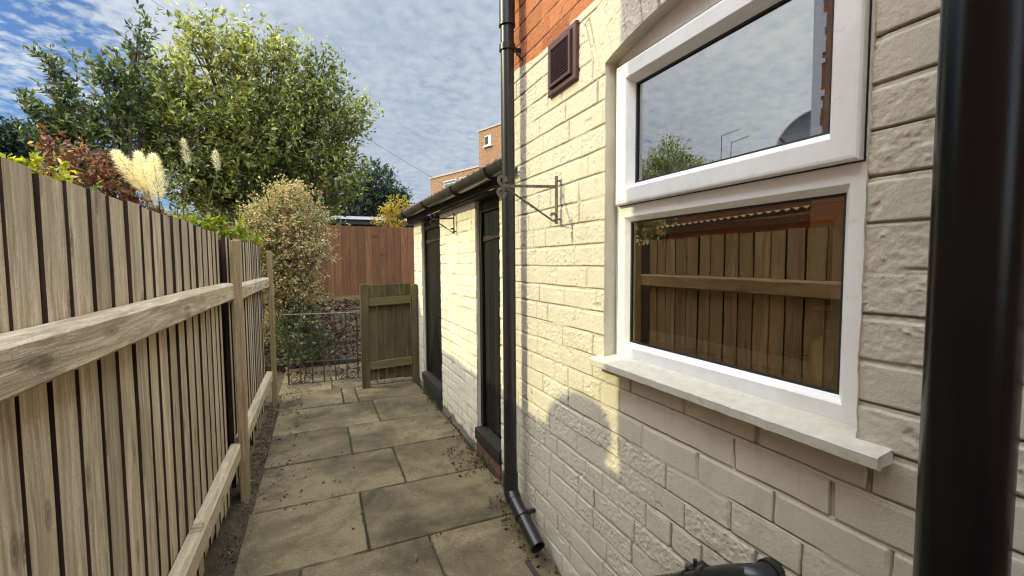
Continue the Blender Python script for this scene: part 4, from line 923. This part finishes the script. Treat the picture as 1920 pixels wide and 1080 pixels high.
m=MB(); fb(m,7.38,8.02,-.12,-.04,10.05,10.75); w=m.build('window',M['greypaint'],bt,label='small square window high on the tower'); m=MB(); fb(m,7.42,7.75,-.14,-.11,10.12,10.7); m.build('pane',M['ventdark'],w)
m=MB(); fb(m,7.25,8.15,-.2,-.05,9.95,10.05); m.build('ledge',M['greypaint'],w)
# flat roofed shed beyond the rear fence
fs_=empty('garden_shed',(1.5,13,.8),label='flat roofed shed with pale roof edge just above the rear fence',cat='shed')
m=MB(); m.box(.3,3.6,13,15,.7,2.5); m.build('wall',M['darkfascia'],fs_)
m=MB(); m.box(.2,3.7,12.85,15.1,2.63,2.71); m.build('roof_edge',M['felt'],fs_)
m=MB(); m.box(.22,3.68,12.9,15.05,2.5,2.628); m.build('soffit',M['darkfascia'],fs_)
# neighbour house (casts the shadow on the wall, seen in the window)
nh=empty('neighbour_house',(-3,-1,0),label='orange brick neighbouring house whose white corner is reflected in the window',cat='house')
m=MB(); m.box(-6.5,-1.075,-6,1.975,-.05,4.3); m.build('wall',M['nbrick'],nh)
m=MB(); 
z=2.05; rr=random.Random(5)
while z<4.25:
    h=rr.uniform(.03,.07); w=rr.uniform(.045,.075); m.box(-1.30-0,-1.070,1.975,1.982,z,min(z+h,4.28)); m.box(-1.075,-1.068,1.975-w,1.982,z,min(z+h,4.28)); z+=h
m.build('painted_corner',M['whitewall'],nh)
m=MB(); m.hexa([(-6.6,-6.1,4.3),(-1.0,-6.1,4.3),(-1.0,2.03,4.3),(-6.6,2.03,4.3),(-4.0,-6.1,5.9),(-3.6,-6.1,5.9),(-3.6,2.03,5.9),(-4.0,2.03,5.9)]); m.build('roof',M['slate'],nh)
# dish
di=empty('satellite_dish',(-1.85,2.5,2.55),label='grey oval satellite dish reflected in the upper window pane',cat='satellite dish')
def dish(c,nrm,rx,rz,dep):
    nrm=Vector(nrm).normalized(); u=nrm.cross(Vector((0,0,1))).normalized(); v=u.cross(nrm); c=Vector(c); m=MB(); vs=[c-nrm*dep];fs=[]; R_=8;S_=40
    for off in (0,):
        for i in range(1,R_+1):
            q=i/R_
            for j in range(S_):
                a=2*PI*j/S_; vs.append(c-nrm*dep*(1-q*q)+u*rx*q*math.cos(a)+v*rz*q*math.sin(a))
        for j in range(S_): fs.append((0,1+j,1+(j+1)%S_))
        for i in range(R_-1):
            for j in range(S_): a=1+i*S_+j; b=1+i*S_+(j+1)%S_; fs.append((a,a+S_,b+S_,b))
    k=len(vs); vs2=[Vector(v_)-nrm*.012 for v_ in vs]; fs2=[tuple(i+k for i in f[::-1]) for f in fs]
    rim=[(1+(R_-1)*S_+j,1+(R_-1)*S_+(j+1)%S_,k+1+(R_-1)*S_+(j+1)%S_,k+1+(R_-1)*S_+j) for j in range(S_)]
    m.add(vs+vs2,fs+fs2+rim,.5,True); return m
DC=(-1.84,2.54,2.51); DN=(.9,.15,.40)
dish(DC,DN,.255,.235,.045).build('reflector',M['dish'],di)
nn=Vector(DN).normalized(); c=Vector(DC)
m=MB(); m.tube([c-nn*.05,c-nn*.16,c-nn*.16+Vector((0,-.1,-.25)),c-nn*.16+Vector((0,-.50,-.25))],.018,10); m.tube([c+Vector((0,0,-.21)),c+nn*.26+Vector((0,0,-.14))],.012,8); m.build('mount',M['dish'],di)
m=MB(); m.box(c.x+nn.x*.26-.015,c.x+nn.x*.26+.015,c.y-.0,c.y+.03,c.z-.15,c.z-.09,bev=.006); m.build('receiver',M['dish'],di)
nq=Vector(DN).normalized(); uq=nq.cross(Vector((0,0,1))).normalized(); vq=uq.cross(nq)
m=MB(); m.tube([c+uq*.257*math.cos(t)+vq*.237*math.sin(t) for t in np.linspace(0,2*PI,48,endpoint=False)],.012,8,closed=True); m.build('rim',M['whitewall'],di)
# neighbour lean-to with corrugated roof
nl=empty('lean_to',(-2.1,3,0),label='neighbouring brick lean-to with corrugated roof reflected in the lower window pane',cat='lean-to')
m=MB(); m.box(-3.0,-1.62,1.99,3.9,-.05,1.80); m.build('wall',M['nbrick'],nl)
corrugated('roof',-1.52,-3.1,1.99,4.0,1.86,1.80,2.02,1.98,.08,.010,M['corr'],nl,.006)
m=MB(); m.tube([(-1.62,3.73,1.70),(-1.52,3.73,1.76)],.008,8); m.tube([(-1.52,3.73,1.765),(-1.52,3.73,1.73),(-1.52,3.73,1.70)],[.008,.02,.06],16)
# aerials
for i,(y,z0,z1) in enumerate(((9.59,3.6,5.12),(9.25,3.6,4.85))):
    ae=empty('tv_aerial',(-9,y,3.6),label='taller of two rooftop aerials reflected in the window' if i==0 else 'shorter of two rooftop aerials reflected in the window',cat='aerial')
    m=MB(); m.tube([(-9,y,z0),(-9,y,z1)],.009,6); m.build('mast',M['iron'],ae)
    m=MB(); m.tube([(-9,y,z1),(-9,y-.6,z1+.04)],.006,6)
    for k in range(7): m.tube([(-9.06,y-.06-.08*k,z1+.005*k),(-8.94,y-.06-.08*k,z1+.005*k)],.003,5)
    m.build('boom',M['iron'],ae)
hh=empty('terraced_house',(-11,8,0),label='low slate roofed house under the two reflected aerials',cat='house')
m=MB(); m.box(-13,-8.2,4,10.5,0,3.0); m.build('wall',M['nbrick'],hh); m=MB(); m.hexa([(-13.2,3.9,3.0),(-8,3.9,3.0),(-8,10.6,3.0),(-13.2,10.6,3.0),(-11,3.9,3.9),(-8.9,3.9,3.9),(-8.9,10.6,3.9),(-11,10.6,3.9)]); m.build('roof',M['slate'],hh)
# wires
def wire(a,b,sag,lab):
    a=Vector(a);b=Vector(b); m=MB(); m.tube([a.lerp(b,i/20)-Vector((0,0,sag*4*(i/20)*(1-i/20))) for i in range(21)],.006,5); m.build('overhead_cable',M['wire'],None,label=lab,cat='cable')
wire((-3.9,12,7.55),(4.6,12.0,2.9),.12,'thin overhead cable sloping across the sky behind the trees')
# kitchen things
bo=empty('plastic_bottle',(1.13,.655,1.10),label='clear green pump bottle on the inner sill behind the lower pane',cat='bottle')
def lathe(m,c,prof,n=28):
    m.tube([(c[0],c[1],c[2]+z) for r,z in prof],[r for r,z in prof],n)
m=MB(); lathe(m,(1.105,.638,1.101),[(.040,0),(.043,.006),(.043,.10),(.040,.118),(.022,.135),(.014,.142),(.014,.155)]); m.build('body',M['water_bottle'],bo)
m=MB(); lathe(m,(1.105,.638,1.256),[(.016,0),(.016,.02),(.005,.021),(.005,.045),(.012,.046),(.012,.056)]); m.tube([(1.105,.638,1.306),(1.105,.675,1.302)],.005,8); m.build('pump',M['roomwhite'],bo)
tp=empty('kitchen_tap',(1.4,.95,1.0),label='curved chrome tap behind the lower window pane',cat='tap')
m=MB(); m.tube([(1.42,.95,.92),(1.42,.95,1.06)]+[(1.42,.95-.075+.075*math.cos(a),1.06+.065*math.sin(a)) for a in np.linspace(0,PI*.95,12)],.010,10); m.build('spout',M['steel'],tp)
m=MB(); m.tube([(1.42,.95,.98),(1.42,1.05,1.02)],.007,8); m.tube([(1.42,.95,.90),(1.42,.95,.95)],.022,12); m.build('lever',M['steel'],tp)
kw=empty('kitchen_worktop',(1.6,.9,.9),label='kitchen worktop inside the lower window',cat='worktop'); m=MB(); m.box(1.27,1.87,-1,1.9,.86,.90); m.build('top',M['room'],kw); m=MB(); m.box(1.29,1.85,-1,1.9,.03,.86); m.build('cupboards',M['roomwhite'],kw)

# ------------------------------------------------------------------ world, sun, camera
SUN=Vector((-.807,.285,.517)).normalized()
elev=math.asin(SUN.z)
w=bpy.data.worlds.new('World'); sc.world=w; w.use_nodes=True; nt=w.node_tree; nt.nodes.clear(); k=N(nt)
out=k.n('ShaderNodeOutputWorld'); bg=k.n('ShaderNodeBackground'); k.l(bg.outputs[0],out.inputs[0])
sky=k.n('ShaderNodeTexSky'); sky.sky_type='NISHITA'; sky.sun_disc=False; sky.sun_elevation=elev; sky.sun_rotation=math.atan2(SUN.x,SUN.y)
sky.air_density=1.2; sky.dust_density=.6
tc=k.n('ShaderNodeTexCoord'); D=tc.outputs['Generated']; sp=k.n('ShaderNodeSeparateXYZ'); k.l(D,sp.inputs[0])
zz=k.math('MAXIMUM',sp.outputs['Z'],.0); den=k.math('ADD',zz,.14)
cb=k.n('ShaderNodeCombineXYZ'); k.l(k.math('DIVIDE',sp.outputs['X'],den),cb.inputs[0]); k.l(k.math('DIVIDE',sp.outputs['Y'],den),cb.inputs[1])
n1=k.noise(cb.outputs[0],1.1,3,.55,.2); n2=k.noise(cb.outputs[0],19.,4,.55,.15); n3=k.noise(cb.outputs[0],3.2,4,.55,.4)
# cloud cover: broad sheets broken into small cells
cov=k.math('ADD',k.math('MULTIPLY',n1,.75),k.math('ADD',k.math('MULTIPLY',n2,.48),k.math('MULTIPLY',n3,.22)))
# blue gap low on the left (direction -X) 
dotl=k.n('ShaderNodeVectorMath',operation='DOT_PRODUCT'); k.l(D,dotl.inputs[0]); dotl.inputs[1].default_value=tuple(Vector((-.41,.885,.215)).normalized())
gap=k.ramp(dotl.outputs['Value'],[(.955,(0,0,0)),(.988,(1,1,1))])
cov=k.math('SUBTRACT',cov,k.math('MULTIPLY',gap,.50))
dotw=k.n('ShaderNodeVectorMath',operation='DOT_PRODUCT'); k.l(D,dotw.inputs[0]); dotw.inputs[1].default_value=tuple(Vector((-.317,.88,.36)).normalized())
cov=k.math('ADD',cov,k.math('MULTIPLY',k.ramp(dotw.outputs['Value'],[(.975,(0,0,0)),(.997,(1,1,1))]),.16))
fac=k.ramp(cov,[(.36,(0,0,0)),(.50,(.84,.84,.84)),(.66,(1,1,1))])
# brightness of the cloud layer: brighter towards the sun's side
ds=k.n('ShaderNodeVectorMath',operation='DOT_PRODUCT'); k.l(D,ds.inputs[0]); ds.inputs[1].default_value=tuple(SUN)
br=k.ramp(ds.outputs['Value'],[(0,(1.95,2.15,2.45)),(.42,(1.80,2.05,2.42)),(.66,(2.5,2.72,3.0)),(.80,(2.8,3.0,3.2)),(1,(6,6,5.8))])
for e in br.node.color_ramp.elements: pass
cl=k.mix(1.,br,k.ramp(k.math('ADD',k.math('MULTIPLY',n2,.6),k.math('MULTIPLY',n3,.4)),[(.36,(.86,.91,.98)),(.62,(1.17,1.16,1.14))]),'MULTIPLY')
skyb=k.mix(1.,sky.outputs[0],(.17,.25,.38),'MULTIPLY')
col=k.mix(fac,skyb,cl)
# unseen sky overhead and behind the viewer, boosted to lift the shaded surfaces
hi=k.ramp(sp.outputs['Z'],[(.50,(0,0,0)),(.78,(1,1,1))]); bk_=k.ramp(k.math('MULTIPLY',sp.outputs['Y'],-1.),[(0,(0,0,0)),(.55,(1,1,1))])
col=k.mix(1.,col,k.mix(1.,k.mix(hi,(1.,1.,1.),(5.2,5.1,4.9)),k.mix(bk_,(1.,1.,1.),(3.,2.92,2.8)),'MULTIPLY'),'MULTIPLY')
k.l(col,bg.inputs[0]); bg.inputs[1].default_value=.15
sl=bpy.data.lights.new('sun','SUN'); sl.energy=2.0; sl.angle=math.radians(.6); sl.color=(1,.93,.52)
so=bpy.data.objects.new('sun',sl); COL.objects.link(so); so.rotation_euler=SUN.to_track_quat('Z','Y').to_euler(); so.location=(-8,3,9)
cd=bpy.data.cameras.new('camera'); co=bpy.data.objects.new('camera',cd); COL.objects.link(co)
cd.sensor_width=36; cd.sensor_fit='HORIZONTAL'; cd.lens=36*820/1920; cd.clip_start=.02; cd.clip_end=1500
co.matrix_world=Matrix(((.9150320,.0296569,-.4022895,0),(-.4033292,.0512518,-.9136185,0),(-.0064770,.9982453,.0588585,1.42),(0,0,0,1)))
sc.camera=co
sc.render.engine='CYCLES'
sc.cycles.use_denoising=True; sc.cycles.denoiser='OPENIMAGEDENOISE'; sc.cycles.denoising_input_passes='RGB_ALBEDO_NORMAL'; sc.cycles.denoising_prefilter='NONE'; sc.cycles.use_adaptive_sampling=False; sc.cycles.pixel_filter_type='BLACKMAN_HARRIS'; sc.cycles.filter_width=1.25; sc.cycles.sample_clamp_indirect=4.0; sc.cycles.blur_glossy=1.0
sc.cycles.max_bounces=8; sc.cycles.transparent_max_bounces=12
vs=sc.view_settings; vs.view_transform='Standard'; vs.look='None'; vs.gamma=1; vs.exposure=0.80; vs.use_curve_mapping=False
